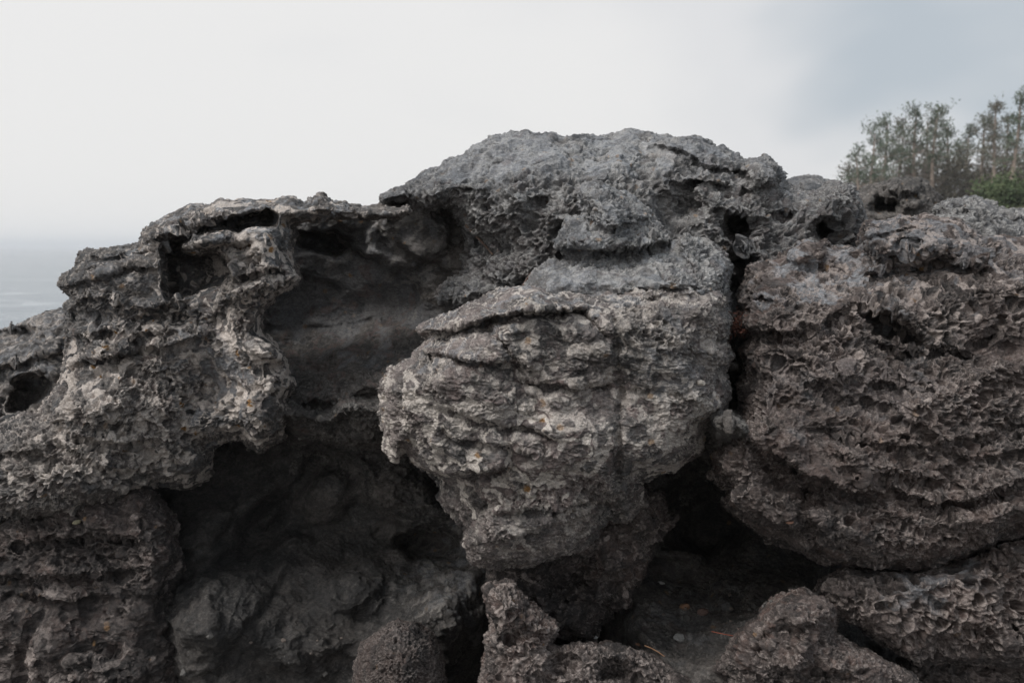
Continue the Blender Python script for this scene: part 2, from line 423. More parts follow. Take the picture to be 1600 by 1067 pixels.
def rock_mat(name, base, brown, palec, redc=(0.135, 0.098, 0.086), spread=0.5, speck=0.5):
    m, t, b = node_mat(name)
    g = N(t, 'ShaderNodeNewGeometry'); P = g.outputs['Position']
    a1 = N(t, 'ShaderNodeAttribute', attribute_name='stain_shade'); s1 = N(t, 'ShaderNodeSeparateColor'); t.links.new(a1.outputs['Color'], s1.inputs[0])
    a2 = N(t, 'ShaderNodeAttribute', attribute_name='wear_light'); s2 = N(t, 'ShaderNodeSeparateColor'); t.links.new(a2.outputs['Color'], s2.inputs[0])
    nb = noise(t, P, 5.0, 6, 0.62, 0.0); nm = noise(t, P, 42.0, 6, 0.78, 0.0); nf = noise(t, P, 170.0, 4, 0.75); nx = noise(t, P, 520.0, 2, 0.6)
    mpn = N(t, 'ShaderNodeMapping'); mpn.inputs['Scale'].default_value = (1, 1, 2.4); mpn.inputs['Rotation'].default_value = (0, 0.12, 0)
    t.links.new(P, mpn.inputs[0]); ns = noise(t, mpn.outputs[0], 22.0, 8, 0.78, 0.0); nl = noise(t, mpn.outputs[0], 75.0, 5, 0.75, 0.0)
    f = ramp(t, mth(t, 'MULTIPLY_ADD', nm, 0.45, mth(t, 'MULTIPLY', nb, 0.55)), 0.40, 0.60)
    c = mixc(t, f, (*base, 1), (*brown, 1))
    # blotches of paler and darker stone
    bl = ramp(t, mth(t, 'MULTIPLY_ADD', nl, 0.5, mth(t, 'MULTIPLY', noise(t, P, 13.0, 5, 0.7), 0.5)), 0.34, 0.66, 0.52, 1.55)
    hb = N(t, 'ShaderNodeVectorMath', operation='SCALE'); t.links.new(c, hb.inputs[0]); t.links.new(bl, hb.inputs['Scale']); c = hb.outputs[0]
    # greyer stone, with skylight painted onto the tops as a bluish tint
    c = mixc(t, mth(t, 'MULTIPLY', s2.outputs[2], ramp(t, mth(t, 'MULTIPLY_ADD', nl, 0.5, mth(t, 'MULTIPLY', ns, 0.5)), 0.36, 0.56, 0.15, 1.0), clamp=True), c, (0.27, 0.28, 0.298, 1))
    # red iron stain
    rf = mth(t, 'MULTIPLY', s1.outputs[1], ramp(t, ns, 0.38, 0.62, 0.25, 1.0), clamp=True)
    c = mixc(t, rf, c, (*redc, 1))
    # thin pale crust in broken patches; its edges follow fine noise
    pk = mth(t, 'ADD', mth(t, 'MULTIPLY', s1.outputs[0], 0.60), mth(t, 'MULTIPLY_ADD', ns, 0.75, mth(t, 'MULTIPLY', nl, 0.45)))
    pf = ramp(t, pk, 0.74 - 0.12 * spread, 1.20 - 0.12 * spread)
    pf = mth(t, 'MULTIPLY', pf, mth(t, 'MULTIPLY_ADD', s1.outputs[0], 0.65, 0.35), clamp=True)
    c = mixc(t, mth(t, 'MULTIPLY', pf, 0.9), c, (*palec, 1))
    # worn rims between the pits, paled further to paint in bright relief edges
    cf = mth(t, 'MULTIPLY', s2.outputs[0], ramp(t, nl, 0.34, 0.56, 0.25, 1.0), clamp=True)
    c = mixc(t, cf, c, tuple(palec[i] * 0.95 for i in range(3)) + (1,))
    # black marks of the stone, and shade painted into hollows and grooves
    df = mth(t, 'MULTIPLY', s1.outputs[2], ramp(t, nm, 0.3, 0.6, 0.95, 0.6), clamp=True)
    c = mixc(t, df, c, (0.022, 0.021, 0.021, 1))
    # ochre lichen dots
    v = N(t, 'ShaderNodeTexVoronoi'); v.inputs['Scale'].default_value = 26; t.links.new(P, v.inputs['Vector'])
    vs = N(t, 'ShaderNodeSeparateColor'); t.links.new(v.outputs['Color'], vs.inputs[0])
    of = mth(t, 'MULTIPLY', ramp(t, mth(t, 'MULTIPLY_ADD', nf, 0.35, v.outputs['Distance']), 0.50, 0.36), ramp(t, vs.outputs[0], 0.80, 0.86))
    of = mth(t, 'MULTIPLY', of, mth(t, 'MULTIPLY', s1.outputs[0], 1.0), clamp=True)
    c = mixc(t, of, c, (0.30, 0.17, 0.07, 1))
    # mineral grain
    gr = ramp(t, mth(t, 'MULTIPLY_ADD', nx, 0.5, mth(t, 'MULTIPLY', nf, 0.5)), 0.3, 0.7, 1 - 0.55 * speck, 1 + 0.6 * speck)
    hs = N(t, 'ShaderNodeVectorMath', operation='SCALE'); t.links.new(c, hs.inputs[0]); t.links.new(gr, hs.inputs['Scale'])
    wk = ramp(t, nx, 0.735, 0.78)
    c = mixc(t, mth(t, 'MULTIPLY', wk, 0.5), hs.outputs[0], (0.42, 0.40, 0.37, 1))
    t.links.new(c, b.inputs['Base Color'])
    b.inputs['Roughness'].default_value = 0.86; b.inputs['Specular IOR Level'].default_value = 0.32
    hgt = mth(t, 'MULTIPLY_ADD', nf, 0.6, mth(t, 'MULTIPLY_ADD', nx, 0.22, mth(t, 'MULTIPLY', nm, 1.0)))
    bp = N(t, 'ShaderNodeBump'); bp.inputs['Distance'].default_value = 0.010
    t.links.new(mth(t, 'MULTIPLY_ADD', s2.outputs[1], -0.35, 1.0), bp.inputs['Strength'])
    t.links.new(hgt, bp.inputs['Height']); t.links.new(bp.outputs[0], b.inputs['Normal'])
    return m

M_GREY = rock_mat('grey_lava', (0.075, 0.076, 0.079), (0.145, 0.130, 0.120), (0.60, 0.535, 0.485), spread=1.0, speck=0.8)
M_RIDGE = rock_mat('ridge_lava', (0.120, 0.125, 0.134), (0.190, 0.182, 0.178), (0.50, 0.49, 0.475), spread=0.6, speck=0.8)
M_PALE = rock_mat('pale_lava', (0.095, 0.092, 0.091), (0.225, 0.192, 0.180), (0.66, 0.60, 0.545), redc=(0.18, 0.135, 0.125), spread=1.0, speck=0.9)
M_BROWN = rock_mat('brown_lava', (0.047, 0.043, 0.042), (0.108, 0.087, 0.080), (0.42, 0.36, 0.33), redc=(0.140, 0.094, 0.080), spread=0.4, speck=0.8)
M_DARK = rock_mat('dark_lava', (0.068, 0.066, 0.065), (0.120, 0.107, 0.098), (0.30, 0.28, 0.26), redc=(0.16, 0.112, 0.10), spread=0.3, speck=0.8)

def rock(name, label, outline, depth, T, R, feats, mat, vox, cfg, cat='rock', parent=None, **kw):
    V, F = shell(outline, depth, T, R, feats, seed=cfg.get('seed', 1), **kw)
    V, F = remesh(V, F, vox)
    V, col, wear_light = detail(V, F, cfg)
    ctr = V.mean(0); ctr[2] = V[:, 2].min()
    me = mesh_from(name, V - ctr, F, mat)
    for nm, a in (('stain_shade', col), ('wear_light', wear_light)):
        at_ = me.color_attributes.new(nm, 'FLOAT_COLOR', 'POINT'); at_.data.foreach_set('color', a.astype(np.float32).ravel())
    o = bpy.data.objects.new(name, me); o.location = ctr.tolist(); link(o, parent)
    if label: tag(o, label, cat)
    return o

# ------------------------------------------------------------------ setting
# ---- sea
def sea_mat():
    m, t, b = node_mat('sea_water')
    g = N(t, 'ShaderNodeNewGeometry'); mp_ = N(t, 'ShaderNodeMapping'); mp_.inputs['Scale'].default_value = (0.35, 1, 1)
    t.links.new(g.outputs['Position'], mp_.inputs[0]); v = mp_.outputs[0]
    b.inputs['Base Color'].default_value = (0.085, 0.125, 0.16, 1); b.inputs['Roughness'].default_value = 0.18; b.inputs['IOR'].default_value = 1.33
    big = noise(t, v, 0.10, 3, 0.5, 0.5); sm_ = noise(t, v, 0.9, 4, 0.6)
    bp = N(t, 'ShaderNodeBump'); bp.inputs['Distance'].default_value = 0.9; bp.inputs['Strength'].default_value = 0.6
    t.links.new(mth(t, 'MULTIPLY_ADD', sm_, 0.25, big), bp.inputs['Height']); t.links.new(bp.outputs[0], b.inputs['Normal'])
    foam = ramp(t, mth(t, 'MULTIPLY_ADD', noise(t, v, 0.06, 4, 0.6, 1.0), 0.6, mth(t, 'MULTIPLY', sm_, 0.4)), 0.54, 0.66, 0, 0.45)
    t.links.new(mixc(t, foam, (0.085, 0.125, 0.16, 1), (0.6, 0.63, 0.65, 1)), b.inputs['Base Color'])
    return m
def grid_mesh(name, xs, ys, zf, mat, smooth=True):
    X, Y = np.meshgrid(xs, ys); Z = zf(X, Y)
    V = np.stack([X.ravel(), Y.ravel(), Z.ravel()], -1); nx, ny = len(xs), len(ys)
    I = np.arange(nx * ny).reshape(ny, nx)
    F = np.stack([I[:-1, :-1].ravel(), I[:-1, 1:].ravel(), I[1:, 1:].ravel(), I[1:, :-1].ravel()], -1)
    return mesh_from(name, V, F, mat, smooth)
SEA_Z = -6.5
xs = np.concatenate([-np.geomspace(9000, 4, 60), np.linspace(-3, 3, 3), np.geomspace(4, 9000, 60)])
ys = np.concatenate([np.linspace(-300, 0, 10), np.geomspace(6, 14000, 110)])
sea = link(bpy.data.objects.new('sea', grid_mesh('sea', xs, ys, lambda X, Y: 0 * X + SEA_Z, sea_mat())))
tag(sea, kind='structure')
# ---- shore: a rocky shelf under the outcrop, falling to the sea at the left, rising to the wooded headland at the right
def ground_z(X, Y):
    r = np.hypot(X, Y)
    drop = sstep(4.5, 30, r) * 9.0
    az = X / np.maximum(np.abs(Y), 1.0)
    hill = sstep(0.34, 0.50, np.where(Y > 0, az, 0)) * sstep(12, 42, r)
    land = np.maximum(sstep(0.26, 0.42, np.where(Y > 0, az, 0)), sstep(-8, -20, Y) * 0.9)
    z = -0.12 - drop * (1 - land) + hill * (3.5 + 1.0 * sstep(45, 90, r)) 
    P = np.stack([X.ravel(), Y.ravel(), 0 * X.ravel()], -1)
    return z + (0.22 * fbm(P, 2.3, 4, 0.5, 3) * (0.3 + sstep(3, 8, r.ravel()))).reshape(X.shape)
def shore_mat():
    m, t, b = node_mat('shore_ground')
    g = N(t, 'ShaderNodeNewGeometry'); P = g.outputs['Position']
    sx_ = N(t, 'ShaderNodeSeparateXYZ'); t.links.new(P, sx_.inputs[0])
    nn = noise(t, P, 0.9, 6, 0.65); c = mixc(t, ramp(t, nn, 0.35, 0.65), (0.045, 0.042, 0.04, 1), (0.09, 0.078, 0.066, 1))
    gz = ramp(t, mth(t, 'MULTIPLY_ADD', nn, 1.2, sx_.outputs[2]), 2.6, 3.6)
    t.links.new(mixc(t, gz, c, mixc(t, ramp(t, noise(t, P, 3.0, 4), 0.4, 0.6), (0.06, 0.075, 0.032, 1), (0.10, 0.092, 0.05, 1))), b.inputs['Base Color'])
    b.inputs['Roughness'].default_value = 0.95
    bp = N(t, 'ShaderNodeBump'); bp.inputs['Distance'].default_value = 0.08; t.links.new(noise(t, P, 6, 6, 0.7), bp.inputs['Height']); t.links.new(bp.outputs[0], b.inputs['Normal'])
    return m
gx = np.concatenate([-np.geomspace(160, 5, 50), np.linspace(-4.8, 4.8, 50), np.geomspace(5, 160, 90)])
gy = np.concatenate([np.linspace(-60, -4, 20), np.linspace(-3.8, 6, 60), np.geomspace(6.3, 190, 90)])
ground = link(bpy.data.objects.new('ground', grid_mesh('ground', gx, gy, ground_z, shore_mat()))); tag(ground, kind='structure')

# ------------------------------------------------------------------ the outcrop
Q = 1.0     # voxel multiplier
# ---- the hollow back wall: big cave, dark cavern below, recess on the right
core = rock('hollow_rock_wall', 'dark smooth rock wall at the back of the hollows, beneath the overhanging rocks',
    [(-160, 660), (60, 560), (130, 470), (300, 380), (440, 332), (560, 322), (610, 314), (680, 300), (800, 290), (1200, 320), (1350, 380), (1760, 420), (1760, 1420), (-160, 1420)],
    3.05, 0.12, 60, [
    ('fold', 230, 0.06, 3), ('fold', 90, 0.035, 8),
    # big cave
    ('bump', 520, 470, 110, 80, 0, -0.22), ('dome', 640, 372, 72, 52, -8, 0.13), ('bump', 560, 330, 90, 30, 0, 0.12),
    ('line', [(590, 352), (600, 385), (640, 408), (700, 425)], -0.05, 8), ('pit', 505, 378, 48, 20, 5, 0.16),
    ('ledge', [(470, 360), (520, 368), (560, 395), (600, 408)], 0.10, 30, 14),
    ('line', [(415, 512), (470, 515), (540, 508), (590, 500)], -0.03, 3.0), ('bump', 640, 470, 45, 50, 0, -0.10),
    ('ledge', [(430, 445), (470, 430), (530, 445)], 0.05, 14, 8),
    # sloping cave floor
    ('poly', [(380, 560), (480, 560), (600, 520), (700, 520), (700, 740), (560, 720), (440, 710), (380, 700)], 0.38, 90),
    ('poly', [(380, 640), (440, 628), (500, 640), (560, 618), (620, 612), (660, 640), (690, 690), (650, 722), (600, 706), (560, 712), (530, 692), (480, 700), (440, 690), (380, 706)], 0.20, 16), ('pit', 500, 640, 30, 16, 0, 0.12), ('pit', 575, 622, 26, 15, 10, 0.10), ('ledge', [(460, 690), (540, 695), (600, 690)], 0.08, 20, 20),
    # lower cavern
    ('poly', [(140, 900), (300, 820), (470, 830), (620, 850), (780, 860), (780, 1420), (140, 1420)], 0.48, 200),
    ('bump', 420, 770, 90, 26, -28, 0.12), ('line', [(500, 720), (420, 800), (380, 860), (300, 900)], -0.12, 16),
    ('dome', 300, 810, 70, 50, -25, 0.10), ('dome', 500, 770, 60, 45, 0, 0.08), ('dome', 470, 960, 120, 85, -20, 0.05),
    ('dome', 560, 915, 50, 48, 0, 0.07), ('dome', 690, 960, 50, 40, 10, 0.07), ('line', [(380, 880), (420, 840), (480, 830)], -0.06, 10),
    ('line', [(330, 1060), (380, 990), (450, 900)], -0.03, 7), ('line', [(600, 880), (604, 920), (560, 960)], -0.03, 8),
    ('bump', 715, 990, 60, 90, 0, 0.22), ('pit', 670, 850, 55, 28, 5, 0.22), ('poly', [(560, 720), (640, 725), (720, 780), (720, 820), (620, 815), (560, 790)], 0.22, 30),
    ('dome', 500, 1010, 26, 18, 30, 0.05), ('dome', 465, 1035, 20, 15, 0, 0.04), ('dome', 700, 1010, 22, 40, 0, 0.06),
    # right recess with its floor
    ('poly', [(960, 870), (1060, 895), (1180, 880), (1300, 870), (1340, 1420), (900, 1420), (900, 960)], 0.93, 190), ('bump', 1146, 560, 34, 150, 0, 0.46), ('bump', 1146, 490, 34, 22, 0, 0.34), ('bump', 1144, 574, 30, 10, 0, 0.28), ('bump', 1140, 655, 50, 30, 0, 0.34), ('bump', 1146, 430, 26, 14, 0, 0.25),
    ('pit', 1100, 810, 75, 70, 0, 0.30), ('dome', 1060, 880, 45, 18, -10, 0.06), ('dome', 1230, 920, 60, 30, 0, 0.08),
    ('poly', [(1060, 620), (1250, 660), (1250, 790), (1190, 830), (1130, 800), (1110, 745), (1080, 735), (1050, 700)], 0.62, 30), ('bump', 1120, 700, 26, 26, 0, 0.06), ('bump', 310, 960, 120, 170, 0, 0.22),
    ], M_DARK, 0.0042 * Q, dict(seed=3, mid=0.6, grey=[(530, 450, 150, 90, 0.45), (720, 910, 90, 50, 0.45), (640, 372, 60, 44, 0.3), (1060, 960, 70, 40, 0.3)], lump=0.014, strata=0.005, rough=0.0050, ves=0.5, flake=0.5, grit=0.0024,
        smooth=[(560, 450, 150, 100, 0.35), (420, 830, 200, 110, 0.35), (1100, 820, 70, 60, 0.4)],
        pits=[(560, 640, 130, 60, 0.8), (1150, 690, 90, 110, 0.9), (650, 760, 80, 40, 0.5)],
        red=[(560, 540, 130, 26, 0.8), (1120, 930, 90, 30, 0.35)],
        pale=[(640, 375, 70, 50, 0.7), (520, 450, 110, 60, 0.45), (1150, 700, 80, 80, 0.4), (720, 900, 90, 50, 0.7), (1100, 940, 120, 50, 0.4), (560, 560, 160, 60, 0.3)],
        dark=[(500, 375, 60, 30, 0.5), (330, 780, 200, 110, 0.55), (430, 960, 260, 150, 0.7), (1130, 800, 110, 90, 0.5)]), cat='rock wall', back=0.5, wob=6)  # dark zones paint cavern and niche shade into the wall colour

# ---- ridge on the skyline
ridge = rock('rock_ridge', 'broad grey domed ridge of pitted lava forming the highest skyline of the outcrop',
    [(586, 322), (591, 304), (612, 297), (632, 295), (660, 272), (695, 252), (740, 230), (782, 211), (812, 205), (868, 207), (882, 212),
     (940, 209), (985, 202), (1015, 204), (1040, 210), (1085, 216), (1128, 228), (1160, 246), (1192, 241), (1222, 254), (1228, 276),
     (1244, 292), (1270, 300), (1300, 281), (1330, 290), (1350, 312), (1356, 345), (1380, 420), (1380, 560), (1150, 640), (840, 600), (760, 520), (720, 488),
     (688, 474), (684, 455), (700, 432), (720, 425), (724, 380), (712, 350), (700, 332), (664, 335), (640, 318)],
    2.95, 0.52, 150, [
    ('fold', 150, 0.05, 2), ('fold', 60, 0.022, 5),
    ('ledge', [(662, 298), (690, 318), (716, 345), (728, 372)], 0.07, 30, 16),
    ('ledge', [(1010, 222), (1060, 235), (1100, 258), (1150, 268), (1180, 262)], 0.07, 26, 14),
    ('dome', 1195, 268, 34, 24, 20, 0.10), ('ledge', [(1150, 290), (1190, 296), (1230, 290)], 0.05, 12, 10),
    ('ledge', [(1050, 290), (1080, 282), (1120, 288), (1150, 300)], 0.07, 18, 14), ('pit', 1075, 325, 24, 26, 0, 0.05),
    ('poly', [(1040, 280), (1130, 285), (1110, 330), (1060, 345)], -0.05, 12),
    ('dome', 1100, 310, 26, 24, 0, 0.06), ('line', [(1125, 300), (1128, 320), (1160, 330), (1200, 335)], 0.035, 6),
    ('pit', 1154, 354, 27, 22, 8, 0.30), ('pit', 1292, 362, 20, 20, -30, 0.28), ('pit', 1225, 338, 16, 9, 0, 0.05),
    ('bump', 1290, 320, 60, 30, 0, 0.10), ('dome', 1310, 300, 34, 20, 0, 0.05),
    ('pit', 770, 385, 34, 20, 0, 0.07), ('pit', 845, 320, 24, 12, 0, 0.04),
    ('line', [(735, 362), (760, 380), (775, 400)], 0.04, 5),
    ('poly', [(684, 455), (700, 432), (750, 430), (760, 480), (690, 478)], 0.06, 14), ('pit', 713, 452, 12, 9, 0, 0.04),
    ('line', [(870, 300), (820, 330), (780, 400)], -0.03, 16), ('line', [(1030, 300), (1050, 350), (1110, 380), (1150, 430)], -0.06, 16),
    ('poly', [(1140, 395), (1180, 400), (1160, 470), (1145, 480), (1130, 450)], -0.25, 10),
    ], M_RIDGE, 0.0030 * Q, dict(seed=11, fine=0.9, mid=0.8, grey=[(900, 235, 240, 44, 0.8), (720, 260, 80, 30, 0.5), (1180, 262, 60, 24, 0.6), (720, 450, 40, 30, 0.4)], unit=1.25, lump=0.014, strata=0.007, rough=0.006, ves=1.0, flake=0.35, pit=0.026, dip=(-0.18, 0.1),
        pits=[(800, 390, 150, 120, 1.1), (1230, 350, 190, 90, 1.1), (960, 290, 130, 40, 0.9), (1060, 340, 70, 60, 0.8), (700, 320, 60, 30, 0.4), (900, 270, 200, 30, 0.3)],
        smooth=[(900, 240, 200, 26, 0.55), (1060, 230, 120, 16, 0.3)],
        pale=[(880, 250, 240, 50, 0.45), (1000, 310, 120, 40, 0.55), (1230, 330, 120, 50, 0.35), (720, 455, 40, 30, 0.6), (680, 310, 40, 20, 0.5)],
        red=[(800, 400, 120, 70, 0.45), (1250, 370, 150, 60, 0.45), (1080, 300, 80, 40, 0.4)],
        dark=[(650, 300, 60, 26, 0.35), (800, 410, 110, 90, 0.42), (1240, 370, 150, 60, 0.42), (1080, 330, 70, 50, 0.4), (1130, 400, 60, 60, 0.5)]), back=0.7, wob=5)

# ---- stacked slabs
stack = rock('layered_rock_stack', 'stack of two grey pitted slabs sitting on top of the central boulder, below the ridge',
    [(822, 445), (832, 425), (850, 408), (885, 402), (870, 388), (872, 360), (885, 345), (908, 335), (900, 318), (898, 300), (912, 287), (945, 286), (975, 300),
     (1005, 318), (1022, 338), (1040, 352), (1052, 374), (1068, 364), (1108, 374), (1132, 392), (1146, 415), (1142, 450), (1150, 500), (1120, 560), (820, 560)],
    2.42, 0.22, 60, [
    ('fold', 80, 0.02, 4), ('ledge', [(868, 386), (905, 394), (960, 392), (1010, 384), (1060, 372)], 0.13, 36, 12),
    ('ledge', [(898, 340), (920, 345), (950, 356), (985, 352), (1020, 338)], 0.07, 26, 9), ('dome', 945, 315, 60, 32, 12, 0.05),
    ('dome', 930, 365, 60, 30, 0, 0.05), ('poly', [(800, 425), (900, 405), (1060, 400), (1140, 420), (1150, 600), (800, 600)], 0.12, 40),
    ('ledge', [(905, 290), (935, 296), (965, 292), (985, 304)], 0.03, 10, 5),
    ('ledge', [(950, 470), (990, 455), (1020, 448), (1080, 452)], 0.05, 16, 6), ('dome', 1025, 413, 30, 10, 0, 0.02),
    ('line', [(1068, 370), (1070, 400), (1085, 410)], 0.04, 8)],
    M_RIDGE, 0.0026 * Q, dict(seed=21, mid=0.75, grey=[(935, 318, 60, 24, 0.7), (930, 362, 60, 24, 0.7), (900, 430, 70, 24, 0.7), (1040, 425, 70, 24, 0.7)], unit=1.1, lump=0.010, strata=0.009, rough=0.005, ves=1.0, flake=0.5, pit=0.022,
        pits=[(1040, 380, 90, 60, 1.0), (930, 385, 80, 14, 0.8), (1080, 470, 60, 50, 1.0), (960, 330, 60, 16, 0.4)],
        smooth=[(900, 440, 70, 30, 0.5), (1040, 425, 60, 20, 0.4)],
        pale=[(940, 330, 70, 50, 0.5), (960, 430, 120, 30, 0.5), (1060, 380, 60, 40, 0.6)],
        red=[(1080, 430, 70, 50, 0.5), (950, 400, 90, 12, 0.4)]), back=0.35, wob=3.5)

# ---- central boulder
boulder = rock('central_boulder', 'large pale flaky boulder jutting out in the middle, with a thin stone tongue upper left',
    [(648, 512), (655, 503), (700, 490), (720, 480), (750, 467), (792, 448), (840, 444), (868, 450), (905, 452), (960, 446), (1020, 440), (1080, 446),
     (1112, 452), (1138, 468), (1131, 486), (1147, 503), (1139, 530), (1151, 556), (1136, 584), (1146, 612), (1136, 642), (1128, 655), (1104, 672), (1098, 705), (1062, 735), (1030, 745), (1003, 758), (1010, 790),
     (985, 815), (950, 812), (928, 838), (882, 868), (840, 884), (795, 882), (765, 888), (738, 880), (722, 850), (728, 830), (708, 800), (690, 780),
     (682, 745), (655, 728), (634, 708), (618, 722), (600, 702), (596, 660), (598, 625), (592, 610), (600, 590), (612, 572), (640, 558), (650, 545), (668, 532), (655, 524)],
    2.22, 0.28, 75, [
    ('fold', 140, 0.03, 6), ('fold', 50, 0.014, 9),
    ('poly', [(640, 440), (1150, 420), (1150, 500), (960, 520), (900, 480), (830, 490), (740, 505), (640, 530)], -0.05, 60),
    ('ledge', [(646, 524), (700, 515), (760, 497), (820, 489), (880, 486), (925, 480)], 0.13, 34, 10),
    ('ledge', [(655, 556), (690, 552), (745, 566), (800, 568), (850, 585)], 0.05, 26, 10),
    ('line', [(862, 452), (885, 470), (905, 490), (945, 520), (968, 545)], -0.035, 6), ('line', [(762, 510), (790, 545), (812, 580)], -0.03, 4.5),
    ('line', [(960, 500), (968, 560), (970, 640), (966, 720), (962, 770)], -0.028, 5),
    ('ledge', [(800, 590), (860, 600), (905, 606), (960, 600)], 0.045, 30, 9), ('dome', 740, 620, 90, 40, 15, 0.03),
    ('ledge', [(700, 640), (760, 660), (830, 668), (880, 690)], 0.045, 24, 8),
    ('ledge', [(690, 660), (710, 685), (740, 690), (800, 700), (850, 718)], 0.05, 24, 8),
    ('ledge', [(618, 722), (680, 738), (740, 740), (800, 728)], 0.12, 40, 26),
    ('line', [(738, 742), (760, 765), (784, 790)], -0.05, 5), ('poly', [(680, 742), (745, 748), (780, 790), (740, 830), (700, 800)], -0.06, 14),
    ('ledge', [(730, 845), (800, 838), (880, 820), (940, 800)], 0.05, 20, 8), ('ledge', [(740, 805), (820, 798), (900, 790), (960, 778), (1000, 770)], 0.05, 20, 8),
    ('ledge', [(930, 790), (960, 780), (1000, 778)], 0.05, 12, 12), ('poly', [(930, 780), (1000, 760), (1010, 800), (960, 815)], -0.06, 12),
    ('ledge', [(1000, 470), (1040, 455), (1100, 462)], 0.03, 14, 6), ('bump', 870, 690, 150, 60, 0, 0.05), ('bump', 1100, 560, 40, 70, 0, -0.04),
    ('line', [(975, 610), (1040, 612), (1100, 640)], -0.015, 4)],
    M_PALE, 0.0020 * Q, dict(seed=31, mid=0.30, grey=[(830, 460, 90, 18, 0.7), (980, 465, 70, 22, 0.7), (700, 498, 50, 14, 0.6), (700, 548, 60, 18, 0.6), (1080, 560, 50, 90, 0.4)], lump=0.010, strata=0.013, layer=0.024, plate=0.0045, rough=0.0036, ves=0.5, dip=(0.16, 0.0), pit=0.020, grit=0.0022,
        flakes=[(760, 650, 220, 110, 1.0), (860, 820, 220, 80, 1.2), (1060, 560, 100, 110, 0.7), (800, 520, 160, 70, 0.7), (900, 560, 150, 60, 0.7), (900, 690, 200, 70, 0.5)],
        pits=[(1050, 485, 90, 45, 1.0), (625, 610, 50, 40, 0.9), (1110, 700, 60, 40, 0.6), (900, 800, 160, 30, 0.4), (660, 515, 25, 14, 0.7), (1100, 560, 50, 80, 0.3), (960, 780, 60, 40, 0.6)],
        smooth=[(830, 460, 50, 14, 0.5), (900, 665, 60, 50, 0.5), (990, 470, 40, 20, 0.4), (720, 545, 60, 16, 0.35)],
        pale=[(680, 690, 90, 40, 0.95), (620, 660, 30, 60, 0.8), (800, 715, 90, 26, 1.0), (860, 640, 90, 40, 0.6), (1030, 640, 70, 60, 0.6), (860, 530, 60, 30, 0.6), (830, 458, 90, 14, 0.7), (700, 498, 50, 12, 0.8), (700, 545, 60, 14, 0.6), (1060, 540, 50, 50, 0.45), (840, 830, 110, 30, 0.5), (1000, 460, 90, 20, 0.6), (1060, 700, 60, 30, 0.7)],
        red=[(900, 670, 60, 60, 0.9), (760, 600, 60, 26, 0.8), (790, 510, 90, 14, 0.6), (1090, 660, 60, 40, 0.7), (890, 770, 130, 50, 0.7), (1000, 700, 50, 40, 0.5)],
        dark=[(730, 775, 45, 30, 0.8), (966, 620, 9, 130, 0.8), (1090, 530, 60, 40, 0.35), (940, 790, 40, 30, 0.5), (950, 560, 80, 20, 0.4), (720, 640, 50, 26, 0.4), (840, 585, 90, 14, 0.5), (980, 740, 60, 20, 0.5), (700, 590, 60, 20, 0.35)]), back=0.35, wob=3.5, tilt=(0, 0.018))

